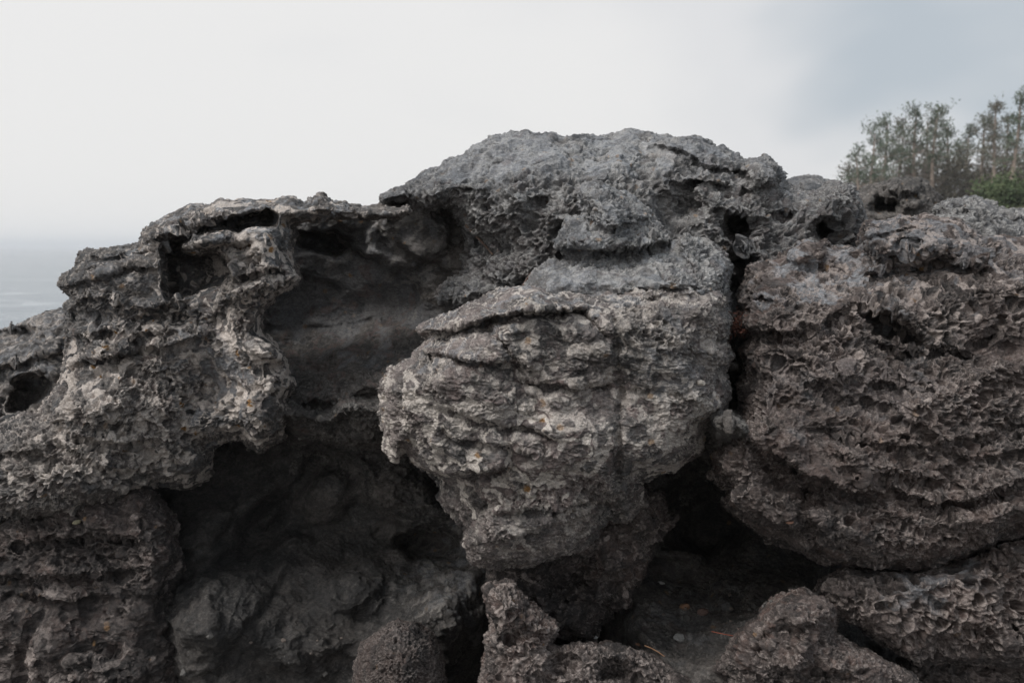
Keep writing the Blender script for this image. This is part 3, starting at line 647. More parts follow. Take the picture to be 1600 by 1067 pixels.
# ---- left outcrop
left = rock('overhanging_rock_ledge', 'weathered left rock with a thin arched roof over a shadowed niche and pale pillar',
    [(92, 446), (97, 430), (110, 418), (124, 398), (128, 392), (165, 387), (196, 386), (214, 374), (235, 352), (262, 338), (300, 322), (345, 312), (392, 310),
     (424, 311), (444, 303), (462, 306), (474, 313), (487, 306), (500, 302), (516, 311), (548, 320), (584, 328), (640, 318), (650, 336), (610, 345),
     (572, 350), (545, 344), (508, 348), (478, 346), (458, 352), (466, 372), (458, 398), (474, 430), (464, 448), (440, 462),
     (424, 478), (414, 488), (412, 514), (436, 538), (450, 552), (452, 586), (462, 602), (450, 628), (458, 652), (452, 682), (412, 702), (400, 706), (374, 690), (352, 694),
     (336, 708), (328, 742), (312, 758), (290, 766), (250, 757), (212, 770), (180, 800), (140, 815), (60, 830), (-160, 850), (-160, 640), (0, 648), (60, 640), (88, 600), (98, 566),
     (100, 520), (96, 480), (108, 464)],
    2.66, 0.30, 55, [
    ('fold', 110, 0.035, 3), ('fold', 45, 0.016, 7),
    ('bump', 420, 560, 60, 180, 0, 0.10), ('bump', 150, 650, 110, 90, 0, 0.12), ('bump', 60, 760, 160, 80, 0, 0.14),
    # niche under the arched roof
    ('poly', [(250, 392), (262, 378), (300, 362), (345, 346), (385, 334), (418, 327), (436, 336), (432, 352), (400, 356), (376, 366), (340, 362), (306, 372), (286, 384), (306, 392), (345, 396), (368, 420), (346, 446), (300, 462), (262, 470), (254, 440)], -0.26, 9),
    ('ledge', [(215, 380), (255, 374), (300, 356), (350, 340), (395, 330), (430, 326)], 0.10, 30, 8),
    ('dome', 325, 378, 42, 12, -8, 0.14), ('dome', 345, 420, 26, 30, 0, 0.04),
    ('pit', 378, 384, 20, 8, 0, 0.05), 
    # long toothed shelf
    ('ledge', [(200, 486), (240, 478), (290, 468), (330, 450), (352, 436), (380, 430), (420, 420), (470, 428)], 0.09, 14, 16),
    ('bump', 420, 440, 60, 26, -10, 0.06), ('poly', [(350, 434), (470, 424), (462, 450), (400, 478), (350, 470)], 0.04, 10),
    # scoops at the left
    ('ledge', [(100, 492), (130, 470), (160, 464), (190, 478), (196, 500)], 0.06, 16, 16), ('pit', 135, 500, 32, 15, 0, 0.07),
    ('ledge', [(125, 400), (160, 404), (210, 396), (250, 390)], 0.05, 10, 12), ('ledge', [(95, 452), (130, 440), (200, 420), (260, 415)], 0.05, 16, 12),
    ('pit', 125, 540, 26, 18, 10, 0.07), ('pit', 165, 526, 22, 10, 0, 0.05), ('line', [(180, 470), (190, 510), (230, 530)], 0.04, 7),
    ('pit', 235, 500, 28, 12, -10, 0.05), ('pit', 282, 498, 20, 10, -10, 0.05), ('pit', 225, 530, 26, 9, -10, 0.05),
    ('ledge', [(96, 572), (150, 566), (200, 545), (280, 536), (340, 520)], 0.08, 16, 16),
    ('line', [(210, 580), (260, 600), (300, 640)], -0.03, 8), ('bump', 330, 600, 50, 70, 0, -0.10),
    ('bump', 420, 550, 36, 22, 0, 0.05), ('pit', 418, 575, 26, 16, 0, 0.05), ('bump', 420, 640, 40, 36, 0, 0.06),
    ('ledge', [(95, 672), (140, 690), (200, 694), (250, 690)], 0.06, 16, 12), ('bump', 150, 620, 60, 50, 0, 0.05),
    ('ledge', [(60, 660), (95, 660), (100, 700), (160, 730), (230, 740)], 0.05, 20, 20),
    ('ledge', [(210, 768), (250, 757), (300, 762), (330, 742)], 0.06, 16, 6), ('ledge', [(-50, 700), (30, 710), (90, 720)], 0.04, 20, 12),
    ('line', [(330, 700), (300, 690), (270, 660)], -0.04, 10),
    ('ledge', [(445, 330), (480, 346), (540, 346), (600, 342)], 0.04, 16, 8),
    ], M_GREY, 0.0026 * Q, dict(seed=41, mid=0.55, grey=[(330, 328, 130, 20, 0.8), (500, 318, 90, 16, 0.7), (200, 400, 70, 20, 0.4), (310, 440, 50, 30, 0.3), (330, 580, 50, 70, 0.5), (170, 500, 60, 50, 0.3)], unit=1.1, lump=0.012, strata=0.013, layer=0.03, rough=0.0065, ves=0.8, pit=0.027, dip=(-0.22, 0),
        flakes=[(180, 430, 90, 50, 1.2), (250, 560, 160, 50, 1.0), (200, 740, 160, 60, 0.9), (60, 780, 140, 60, 0.8), (330, 500, 90, 40, 0.5)],
        pits=[(410, 448, 80, 30, 1.0), (240, 500, 120, 30, 0.9), (240, 630, 110, 70, 1.0), (60, 720, 110, 100, 1.0), (150, 690, 90, 50, 0.9), (120, 440, 40, 30, 0.7), (300, 340, 120, 30, 0.35), (500, 325, 80, 24, 0.5), (130, 520, 60, 60, 0.4), (240, 700, 100, 40, 0.6), (410, 660, 60, 60, 0.45)],
        smooth=[(310, 440, 50, 28, 0.8), (330, 340, 90, 14, 0.3), (340, 600, 40, 50, 0.7), (170, 610, 40, 40, 0.45), (400, 370, 50, 26, 0.6), (150, 500, 60, 26, 0.6), (290, 545, 110, 22, 0.6), (160, 425, 90, 12, 0.5), (120, 540, 40, 20, 0.5), (240, 500, 50, 12, 0.5)],
        pale=[(160, 620, 60, 60, 1.2), (120, 660, 50, 30, 1.1), (420, 620, 55, 90, 1.25), (430, 400, 50, 70, 0.8), (330, 378, 55, 16, 1.0), (280, 750, 80, 26, 1.0), (280, 475, 130, 16, 0.7), (430, 545, 40, 20, 1.1), (350, 580, 40, 60, 0.5), (200, 715, 120, 30, 0.7), (300, 330, 150, 20, 0.35)],
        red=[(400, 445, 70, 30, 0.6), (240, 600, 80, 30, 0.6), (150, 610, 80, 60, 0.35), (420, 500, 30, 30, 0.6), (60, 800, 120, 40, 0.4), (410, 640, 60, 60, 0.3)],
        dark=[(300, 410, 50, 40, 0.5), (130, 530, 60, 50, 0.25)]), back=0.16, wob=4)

far_left = rock('low_seaward_rock', 'low grey rock at the left edge by the sea with a rounded hollow',
    [(-200, 560), (-40, 528), (0, 517), (24, 507), (48, 497), (72, 488), (96, 482), (150, 486), (190, 560), (190, 760), (-200, 780)],
    3.05, 0.30, 90, [('fold', 80, 0.03, 2), ('ledge', [(-60, 532), (0, 518), (45, 512), (52, 530)], 0.10, 12, 14), ('pit', 18, 525, 40, 12, -8, 0.12),
     ('ledge', [(-60, 590), (0, 575), (60, 560), (110, 546)], 0.08, 20, 8), ('poly', [(14, 642), (16, 615), (24, 594), (45, 583), (70, 584), (84, 596), (80, 618), (62, 630), (40, 642)], -0.15, 10), ('ledge', [(10, 600), (40, 582), (75, 580), (85, 600)], 0.06, 14, 10),
     ('ledge', [(-40, 665), (20, 660), (80, 640)], 0.05, 20, 10)],
    M_GREY, 0.0044 * Q, dict(seed=45, mid=0.50, grey=[(60, 510, 60, 20, 0.5), (40, 560, 90, 20, 0.5)], unit=1.3, lump=0.012, strata=0.009, ves=0.8, pits=[(40, 690, 80, 50, 0.8), (40, 560, 60, 14, 0.3)], smooth=[(50, 612, 36, 30, 0.8)],
        pale=[(80, 510, 50, 26, 0.6), (20, 560, 90, 16, 0.5)], dark=[(50, 612, 40, 36, 0.3), (18, 525, 50, 14, 0.7)]), back=0.35, wob=4)

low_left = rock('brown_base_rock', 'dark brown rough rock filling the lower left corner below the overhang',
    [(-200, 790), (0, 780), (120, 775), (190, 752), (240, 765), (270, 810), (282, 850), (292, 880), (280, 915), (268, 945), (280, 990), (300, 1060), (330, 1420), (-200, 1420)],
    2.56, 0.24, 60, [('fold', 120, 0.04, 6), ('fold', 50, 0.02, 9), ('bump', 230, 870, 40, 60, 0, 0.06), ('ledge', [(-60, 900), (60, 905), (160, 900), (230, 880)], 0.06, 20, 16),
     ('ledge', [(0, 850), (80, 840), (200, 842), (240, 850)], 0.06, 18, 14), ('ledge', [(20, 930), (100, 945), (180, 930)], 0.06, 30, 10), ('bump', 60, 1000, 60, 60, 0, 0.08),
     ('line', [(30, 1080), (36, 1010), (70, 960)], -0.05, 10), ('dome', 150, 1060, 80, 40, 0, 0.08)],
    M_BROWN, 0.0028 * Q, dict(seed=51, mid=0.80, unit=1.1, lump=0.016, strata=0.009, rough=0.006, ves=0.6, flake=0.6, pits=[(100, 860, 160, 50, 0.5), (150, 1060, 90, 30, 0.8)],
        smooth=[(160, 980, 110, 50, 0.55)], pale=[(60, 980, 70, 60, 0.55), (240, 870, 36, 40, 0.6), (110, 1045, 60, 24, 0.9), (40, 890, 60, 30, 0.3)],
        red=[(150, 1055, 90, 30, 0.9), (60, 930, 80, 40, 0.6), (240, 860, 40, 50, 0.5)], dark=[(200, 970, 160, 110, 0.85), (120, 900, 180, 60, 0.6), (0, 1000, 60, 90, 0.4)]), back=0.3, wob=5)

# ---- right mass
right = rock('right_rock_mass', 'big brown rock on the right with layered strata and a smooth grey dish on top',
    [(1149, 466), (1160, 438), (1164, 412), (1190, 404), (1216, 400), (1228, 386), (1262, 378), (1290, 376), (1302, 384), (1336, 384), (1340, 360), (1348, 345), (1380, 345), (1420, 340), (1460, 336), (1500, 346),
     (1540, 368), (1600, 372), (1780, 390), (1780, 850), (1660, 850), (1600, 838), (1560, 856), (1500, 878), (1440, 890), (1390, 894), (1340, 886), (1290, 880), (1240, 862), (1196, 846),
     (1160, 812), (1132, 790), (1138, 768), (1112, 742), (1116, 705), (1132, 678), (1148, 655), (1158, 628), (1149, 604), (1163, 580), (1154, 552), (1166, 530), (1150, 506), (1161, 486)],
    2.33, 0.30, 55, [
    ('fold', 160, 0.045, 5), ('fold', 55, 0.018, 8),
    ('poly', [(1150, 360), (1800, 360), (1800, 430), (1560, 430), (1440, 470), (1340, 470), (1260, 480), (1160, 480)], -0.16, 90),
    ('bump', 1265, 425, 62, 26, 0, -0.07), ('bump', 1420, 385, 90, 22, 5, 0.06), ('pit', 1420, 382, 24, 10, -10, 0.05),
    ('ledge', [(1344, 428), (1380, 424), (1430, 412), (1480, 412), (1560, 424)], 0.09, 22, 12),
    ('ledge', [(1335, 372), (1380, 366), (1420, 358), (1470, 356)], 0.05, 10, 8),
    ('ledge', [(1290, 378), (1310, 390), (1344, 395)], 0.03, 8, 8),
    ('ledge', [(1180, 515), (1220, 522), (1270, 515), (1290, 498), (1340, 475)], 0.07, 22, 14),
    ('poly', [(1336, 474), (1372, 484), (1420, 506), (1444, 528), (1452, 548), (1400, 534), (1366, 520), (1344, 500)], -0.14, 9),
    ('bump', 1410, 490, 70, 24, 18, 0.05), ('line', [(1450, 548), (1500, 552), (1540, 534), (1570, 500)], -0.05, 5),
    ('ledge', [(1360, 530), (1400, 545), (1470, 556), (1520, 552)], 0.05, 12, 8),
    ('ledge', [(1250, 600), (1320, 590), (1400, 600), (1480, 610)], 0.04, 20, 8), ('ledge', [(1260, 655), (1330, 690), (1420, 700), (1540, 680), (1640, 640)], 0.035, 24, 10),
    ('ledge', [(1200, 700), (1265, 742), (1330, 770), (1380, 772)], 0.12, 30, 20), ('ledge', [(1370, 758), (1420, 772), (1470, 790), (1530, 776), (1640, 740)], 0.07, 26, 12),
    ('ledge', [(1400, 815), (1460, 826), (1540, 820), (1620, 790)], 0.03, 20, 10), ('ledge', [(1380, 850), (1440, 862), (1520, 850), (1600, 815)], 0.03, 16, 8),
    ('poly', [(1240, 755), (1300, 762), (1290, 800), (1250, 790)], -0.06, 12), ('bump', 1330, 740, 34, 14, 15, 0.04), ('pit', 1325, 738, 15, 8, 15, 0.05),
    ('bump', 1150, 770, 22, 18, 0, 0.06), ('pit', 1148, 762, 16, 13, 0, 0.04), ('line', [(1260, 760), (1250, 800), (1290, 870)], -0.06, 8),
    ('line', [(1180, 700), (1200, 740), (1240, 770)], -0.06, 10), ('bump', 1210, 680, 60, 30, 0, 0.05),
    ('bump', 1480, 640, 160, 60, 0, 0.05), ('line', [(1200, 560), (1290, 620), (1400, 650), (1500, 720)], -0.03, 10), ('line', [(1600, 560), (1500, 600), (1420, 640)], 0.03, 16), ('line', [(1300, 700), (1420, 740), (1560, 700)], 0.025, 12), ('pit', 1190, 470, 16, 6, 5, 0.05), ('pit', 1262, 510, 16, 6, 0, 0.04)],
    M_BROWN, 0.0022 * Q, dict(seed=61, mid=0.75, grey=[(1265, 425, 75, 34, 1.0), (1430, 378, 110, 34, 0.7), (1560, 400, 60, 30, 0.5), (1400, 460, 80, 16, 0.5), (1340, 600, 140, 50, 0.25)], lump=0.014, strata=0.012, layer=0.030, rough=0.008, ves=0.8, dip=(0.05, 0), arc=(1400, 0, 28), pit=0.032,
        flakes=[(1400, 700, 330, 170, 1.1), (1300, 520, 140, 60, 0.7), (1500, 560, 140, 60, 0.8)],
        pits=[(1180, 440, 50, 50, 0.9), (1290, 540, 120, 110, 0.85), (1520, 520, 120, 80, 0.8), (1450, 620, 200, 60, 0.75), (1300, 650, 160, 60, 0.8), (1550, 440, 90, 40, 0.6), (1500, 740, 180, 80, 0.7), (1180, 700, 70, 90, 0.7), (1400, 840, 160, 40, 0.6), (1440, 400, 90, 30, 0.35)],
        smooth=[(1265, 428, 56, 26, 0.75), (1330, 740, 30, 14, 0.4), (1440, 380, 60, 16, 0.3)],
        pale=[(1260, 430, 80, 34, 0.5), (1400, 480, 60, 22, 1.3), (1440, 510, 40, 26, 1.0), (1520, 400, 80, 26, 0.9), (1430, 370, 90, 24, 0.7), (1180, 420, 36, 40, 0.5), (1500, 660, 120, 26, 0.4), (1300, 640, 160, 40, 0.35), (1190, 690, 40, 60, 0.4)],
        red=[(1400, 640, 220, 70, 0.35), (1180, 480, 50, 40, 0.6), (1180, 700, 70, 70, 0.5), (1500, 800, 180, 60, 0.5)],
        dark=[(1395, 515, 60, 24, 0.5), (1200, 800, 70, 50, 0.4)]), back=0.45, wob=4, tilt=(0, -0.055))

pitted = rock('pitted_dome_rock', 'dark grey dome full of round holes on the right, in front of the pines',
    [(1440, 400), (1448, 350), (1458, 322), (1486, 308), (1520, 304), (1548, 314), (1574, 326), (1620, 326), (1700, 335), (1800, 345), (1800, 470), (1440, 470)],
    2.95, 0.36, 90, [('fold', 70, 0.03, 3), ('pit', 1492, 319, 14, 8, -20, 0.07), ('pit', 1505, 330, 9, 6, 0, 0.06), ('pit', 1470, 330, 9, 6, 0, 0.05), ('ledge', [(1540, 345), (1580, 340), (1640, 345)], 0.05, 12, 9)],
    M_RIDGE, 0.0038 * Q, dict(seed=66, mid=0.50, fine=0.9, unit=1.15, pit=0.038, pitdepth=0.75, pits=[(1560, 370, 260, 120, 1.2)], flake=0.4, rough=0.004, pale=[(1520, 320, 90, 20, 0.4)], dark=[(1520, 350, 90, 40, 0.2)]), back=0.4, wob=3)

far_hump = rock('distant_rock_hump', 'far blackish rock hump with a hollow, between the ridge and the pitted dome',
    [(1325, 350), (1332, 318), (1340, 300), (1356, 292), (1378, 286), (1400, 278), (1440, 276), (1452, 284), (1470, 310), (1490, 360), (1480, 420), (1330, 420)],
    5.0, 0.5, 60, [('fold', 50, 0.08, 3), ('ledge', [(1362, 312), (1380, 294), (1410, 300), (1440, 306)], 0.14, 10, 10), ('pit', 1385, 322, 26, 14, 0, 0.35), ('dome', 1420, 318, 20, 12, 0, 0.10)],
    M_DARK, 0.008 * Q, dict(seed=71, unit=2.2, pits=[(1410, 310, 60, 40, 0.6)], pale=[(1400, 300, 60, 20, 0.5)], flake=0.4), back=1.0, wob=3)
far_hump2 = rock('skyline_knob_rock', 'small grey rock knob on the skyline just right of the high ridge',
    [(1228, 285), (1236, 278), (1256, 275), (1272, 278), (1285, 281), (1300, 290), (1310, 330), (1225, 330)],
    3.7, 0.25, 40, [('dome', 1272, 292, 22, 14, 0, 0.08)], M_RIDGE, 0.006 * Q, dict(seed=72, unit=1.6, flake=0.4, pale=[(1270, 290, 30, 20, 0.6)]), back=0.5, wob=2)

# ---- lower right slabs
slab = rock('honeycomb_slab', 'tilted brown slab with large honeycomb pits in the lower right, under the long crack',
    [(1270, 925), (1290, 900), (1325, 886), (1380, 892), (1430, 890), (1480, 880), (1530, 864), (1580, 846), (1640, 830), (1780, 820), (1780, 1090), (1660, 1062), (1600, 1048), (1540, 1044), (1480, 1036), (1440, 1044), (1410, 1030),
     (1372, 1004), (1330, 974), (1292, 950)],
    2.14, 0.16, 45, [('fold', 110, 0.03, 2), ('bump', 1450, 915, 90, 26, -6, 0.02), ('ledge', [(1290, 950), (1340, 975), (1390, 1010), (1440, 1040)], 0.06, 20, 10), ('ledge', [(1540, 880), (1580, 868), (1640, 866)], 0.05, 14, 14), ('ledge', [(1440, 1000), (1520, 990), (1600, 975)], 0.04, 20, 10), ('bump', 1580, 840, 40, 20, 0, 0.08)],
    M_BROWN, 0.0023 * Q, dict(seed=81, mid=0.40, fine=0.9, grey=[(1460, 912, 80, 26, 0.6)], lump=0.010, strata=0.006, rough=0.003, ves=0.5, flake=0.4, pit=0.033, pitdepth=0.85, anis=1.05, anisy=1.0,
        pits=[(1350, 950, 80, 60, 1.2), (1500, 980, 200, 60, 1.2), (1590, 900, 60, 50, 1.2)], smooth=[(1460, 915, 70, 24, 0.9)],
        pale=[(1450, 920, 80, 30, 0.55), (1380, 980, 120, 30, 0.4), (1590, 860, 40, 26, 0.8)], red=[(1560, 930, 120, 80, 0.5), (1380, 1000, 60, 30, 0.4)]), back=0.3, wob=3)
slab2 = rock('reddish_corner_rock', 'reddish brown rough rock at the bottom right, below the honeycomb slab',
    [(1110, 1050), (1134, 1012), (1160, 985), (1192, 950), (1215, 930), (1256, 918), (1310, 940), (1310, 985), (1352, 1012), (1400, 1036), (1440, 1062), (1500, 1110), (1500, 1420), (1120, 1420), (1130, 1060)],
    2.05, 0.17, 50, [('fold', 80, 0.03, 5), ('line', [(1240, 950), (1260, 1000), (1240, 1060)], 0.03, 12), ('ledge', [(1190, 985), (1250, 975), (1280, 975)], 0.03, 10, 8), ('ledge', [(1190, 1040), (1260, 1045), (1330, 1050)], 0.05, 20, 14)],
    M_BROWN, 0.0026 * Q, dict(seed=83, mid=0.70, lump=0.010, rough=0.006, flake=0.6, pit=0.026, ves=1.0, pits=[(1280, 1010, 90, 26, 0.8), (1300, 1060, 200, 30, 1.0), (1180, 1020, 40, 40, 0.5)],
        smooth=[(1330, 1020, 60, 20, 0.4)], pale=[(1240, 960, 50, 20, 0.5), (1290, 985, 60, 10, 0.4)], red=[(1250, 970, 90, 40, 0.9), (1300, 1050, 150, 30, 0.4)], dark=[(1220, 1030, 50, 26, 0.6)]), back=0.3, wob=4)
corner = rock('shadowed_corner_rock', 'dark brown rock at the very bottom right corner, half hidden under the honeycomb slab',
    [(1380, 1040), (1460, 1010), (1780, 1020), (1780, 1420), (1380, 1420)], 2.28, 0.15, 60, [('fold', 60, 0.03, 3)], M_BROWN, 0.0036 * Q,
    dict(seed=85, flake=0.8, pits=[(1550, 1060, 200, 60, 0.7)]), back=0.3, wob=4)

# ---- foot of the central boulder
foot = rock('undercut_strata_rock', 'dark layered rock tucked under the central boulder, with ragged drips of stone',
    [(758, 862), (840, 850), (920, 800), (1000, 760), (1040, 770), (1042, 800), (1060, 800), (1042, 838), (1020, 860), (1012, 880), (1004, 905), (988, 925), (985, 948), (960, 950), (940, 975), (930, 1010), (850, 1010), (800, 1000), (756, 900)],
    2.50, 0.24, 60, [('fold', 60, 0.03, 3), ('ledge', [(800, 905), (860, 903), (920, 900), (980, 895)], 0.06, 10, 20), ('ledge', [(850, 935), (900, 930), (985, 948)], 0.06, 14, 14), ('poly', [(840, 870), (940, 860), (930, 930), (850, 940)], -0.12, 20),
     ('bump', 1000, 830, 24, 50, 10, 0.08), ('pit', 962, 915, 14, 10, 0, 0.05), ('line', [(860, 885), (856, 905)], 0.03, 5), ('line', [(845, 885), (842, 902)], 0.03, 4)],
    M_BROWN, 0.0032 * Q, dict(seed=91, strata=0.014, rough=0.009, flake=0.9, ves=0.8, pits=[(970, 930, 50, 40, 0.6), (1000, 800, 60, 40, 0.7)], pale=[(1010, 840, 26, 40, 0.7), (950, 875, 24, 20, 0.5), (780, 905, 40, 20, 0.8)], red=[(1000, 850, 40, 60, 0.5)], dark=[(880, 920, 90, 40, 0.6)]), back=0.3, wob=5)
comb = rock('honeycomb_foot_rock', 'rusty honeycombed rock at the bottom centre, with a curled ragged lip below the boulder',
    [(758, 935), (764, 912), (802, 908), (812, 925), (826, 940), (848, 958), (866, 966), (872, 985), (864, 1010), (880, 1006), (905, 1000), (950, 1006), (1000, 1012), (1060, 1044), (1110, 1090), (1060, 1420), (735, 1420), (742, 1090), (756, 1020), (762, 970)],
    2.10, 0.15, 30, [('fold', 50, 0.025, 3), ('bump', 800, 960, 40, 50, 0, 0.03), ('pit', 800, 996, 18, 10, 0, 0.06), ('ledge', [(806, 965), (830, 985), (866, 985)], 0.05, 12, 12), ('pit', 880, 1035, 22, 18, 0, 0.05), ('pit', 960, 1048, 26, 18, 0, 0.07)],
    M_BROWN, 0.0026 * Q, dict(seed=95, fine=0.85, lump=0.012, strata=0.006, rough=0.006, flake=0.4, pit=0.026, pitdepth=0.7, pits=[(880, 1050, 200, 70, 1.1), (800, 980, 60, 80, 0.8)],
        pale=[(790, 950, 40, 40, 0.7), (845, 975, 30, 18, 1.0), (780, 1040, 40, 50, 0.4)], red=[(790, 980, 60, 90, 0.9), (860, 1000, 60, 40, 0.3)]), back=0.3, wob=4)
ball = rock('rounded_boulder', 'rounded dark reddish boulder with a coarse grainy skin at the bottom edge, left of centre',
    [(553, 1420), (553, 1030), (562, 1000), (590, 978), (620, 966), (650, 970), (676, 990), (692, 1020), (698, 1060), (696, 1420)],
    2.18, 0.26, 75, [('fold', 50, 0.02, 3), ('line', [(590, 985), (630, 975), (672, 1000), (690, 1040)], -0.01, 4)],
    M_BROWN, 0.0024 * Q, dict(seed=97, mid=0.4, lump=0.012, rough=0.010, ves=1.4, flake=0.3, strata=0.004, pit=0.014, pits=[(620, 1040, 100, 90, 1.0)], red=[(620, 1030, 90, 80, 0.6)], dark=[(620, 1040, 120, 100, 0.5)], pale=[(620, 990, 30, 12, 0.5)]), back=0.3, wob=3)

# ------------------------------------------------------------------ plants
def simple_mat(name, c0, c1, sc=3.0, rough=0.85):
    m, t, b = node_mat(name)
    tc_ = N(t, 'ShaderNodeTexCoord'); oi = N(t, 'ShaderNodeObjectInfo')
    v = N(t, 'ShaderNodeVectorMath', operation='ADD'); t.links.new(tc_.outputs['Object'], v.inputs[0]); t.links.new(oi.outputs['Random'], v.inputs[1])
    n = noise(t, v.outputs[0], sc, 4, 0.65)
    t.links.new(mixc(t, ramp(t, n, 0.36, 0.64), (*c0, 1), (*c1, 1)), b.inputs['Base Color']); b.inputs['Roughness'].default_value = rough
    b.inputs['Specular IOR Level'].default_value = 0.2
    return m
M_BARK = simple_mat('pine_bark', (0.22, 0.17, 0.14), (0.33, 0.27, 0.23), 4)
M_NEED = [simple_mat('pine_needles', (0.075, 0.098, 0.068), (0.130, 0.152, 0.110), 0.9), simple_mat('dry_pine_needles', (0.135, 0.122, 0.100), (0.120, 0.132, 0.098), 0.8)]  # needle colours lightened and greyed to paint in some haze
M_TWIG = simple_mat('dead_twigs', (0.13, 0.10, 0.085), (0.19, 0.155, 0.13), 2)
M_SHRUB = simple_mat('brown_shrub', (0.11, 0.098, 0.075), (0.15, 0.130, 0.10), 1.2)
M_GREEN = simple_mat('fresh_leaves', (0.065, 0.095, 0.048), (0.115, 0.14, 0.07), 1.5)
RG = np.random.RandomState(5)
def tubes(paths, sides=5):
    Vs, Fs, n = [], [], 0
    for pts, rad in paths:
        pts = np.asarray(pts, float); m_ = len(pts)
        tg = np.gradient(pts, axis=0); tg /= np.linalg.norm(tg, axis=1)[:, None] + 1e-9
        ref = np.array([0.3, 0.2, 1.0]) if abs(tg[0][2]) < 0.8 else np.array([1.0, 0.1, 0])
        u = np.cross(tg, ref); u /= np.linalg.norm(u, axis=1)[:, None] + 1e-9; v = np.cross(tg, u)
        an = np.arange(sides) * 2 * math.pi / sides
        ring = pts[:, None] + (u[:, None] * np.cos(an)[None, :, None] + v[:, None] * np.sin(an)[None, :, None]) * np.asarray(rad)[:, None, None]
        Vs.append(ring.reshape(-1, 3)); I = np.arange(m_ * sides).reshape(m_, sides) + n
        J = np.roll(I, -1, 1)
        Fs.append(np.stack([I[:-1].ravel(), J[:-1].ravel(), J[1:].ravel(), I[1:].ravel()], -1)); n += m_ * sides
    return np.concatenate(Vs), np.concatenate(Fs)
def leaves(C, size, aspect=0.35, up=0.3):
    n = len(C); d = RG.normal(size=(n, 3)); d[:, 2] += up; d /= np.linalg.norm(d, axis=1)[:, None]
    e = np.cross(d, RG.normal(size=(n, 3))); e /= np.linalg.norm(e, axis=1)[:, None]
    s = (size * RG.uniform(0.6, 1.3, n))[:, None]
    d = d * s; e = e * s * aspect
    V = np.stack([C - e * 0.3, C + d * 0.5 - e, C + d, C + d * 0.5 + e], 1).reshape(-1, 3)
    return V, np.arange(4 * n).reshape(n, 4)
def pine(px, pytop, Y, label, base_z=None, bare=0.35, spread=0.24, dry=0, lean=0.0, dens=1.0):
    top = at(px, pytop, Y); x, y = top.x, top.y
    gz = float(ground_z(np.array([[x]]), np.array([[y]]))[0, 0]) - 0.1
    H = top.z - gz
    r = bpy.data.objects.new('pine_tree', None); r.location = (x - lean * H, y, gz); link(r); tag(r, label, 'pine tree', 'pines of the headland wood')
    k = 9; zt = np.linspace(0, 1, k)
    tr = np.stack([lean * H * zt + 0.12 * np.sin(zt * 5 + px), 0.1 * np.cos(zt * 4 + px), zt * H * 0.97], -1)
    paths = [(tr, 0.15 * (1 - zt * 0.8) * (H / 8 + 0.3))]
    tw = []; C = []
    nb = int(24 * dens); spread *= 1.25 * RG.uniform(0.85, 1.2)
    for i in range(nb):
        f = bare + (0.99 - bare) * (i + RG.rand()) / nb
        o = np.array([np.interp(f, zt, tr[:, c]) for c in range(3)])
        az = RG.rand() * 6.28; L = H * spread * 1.1 * (1.12 - f) ** 0.8 * (0.55 + 0.9 * RG.rand()) * RG.uniform(0.45, 1.15) * (0.75 if f < bare + 0.12 else 1)
        rise = RG.uniform(0.0, 0.55) + 0.5 * (f > 0.85)
        q = np.linspace(0, 1, 5)
        pts = o + np.stack([np.cos(az) * L * q, np.sin(az) * L * q, rise * L * q ** 1.4], -1)
        paths.append((pts, 0.028 * (1 - 0.75 * q)))
        nt_ = int(5 * dens) + 3
        for j in range(nt_):
            g = RG.uniform(0.3, 1.05); cpt = o + (pts[-1] - o) * g + RG.normal(size=3) * 0.13 * L * np.array([1, 1, 0.6])
            C.append(cpt + RG.normal(size=(RG.randint(4, 9), 3)) * 0.17 * np.array([1, 1, 0.75]))
    for i in range(int(26 * dens)):      # dead lower boughs
        f = RG.uniform(0.12, bare + 0.3); o = np.array([np.interp(f, zt, tr[:, c]) for c in range(3)])
        az = RG.rand() * 6.28; L = H * RG.uniform(0.08, 0.22); q = np.linspace(0, 1, 4)
        e = o + np.array([np.cos(az), np.sin(az), RG.uniform(-0.15, 0.25)]) * L
        tw.append((o + (e - o) * q[:, None], 0.02 * (1 - 0.7 * q)))
        for j in range(4):
            a0 = o + (e - o) * RG.uniform(0.3, 1); b0 = a0 + RG.normal(size=3) * 0.3
            tw.append((np.stack([a0, (a0 + b0) / 2 + 0.03, b0]), np.array([0.012, 0.01, 0.006])))
    V, F = tubes(paths); link(bpy.data.objects.new('trunk', mesh_from('trunk', V, F, M_BARK)), r)
    V, F = tubes(tw, 3); link(bpy.data.objects.new('dead_branches', mesh_from('dead_branches', V, F, M_TWIG)), r)
    C.append(tr[-1] + RG.normal(size=(26, 3)) * np.array([0.12, 0.12, 0.28]))
    V, F = leaves(np.concatenate(C), 0.27, 0.13, 0.8)
    link(bpy.data.objects.new('crown', mesh_from('crown', V, F, M_NEED[dry], False)), r)
    return r
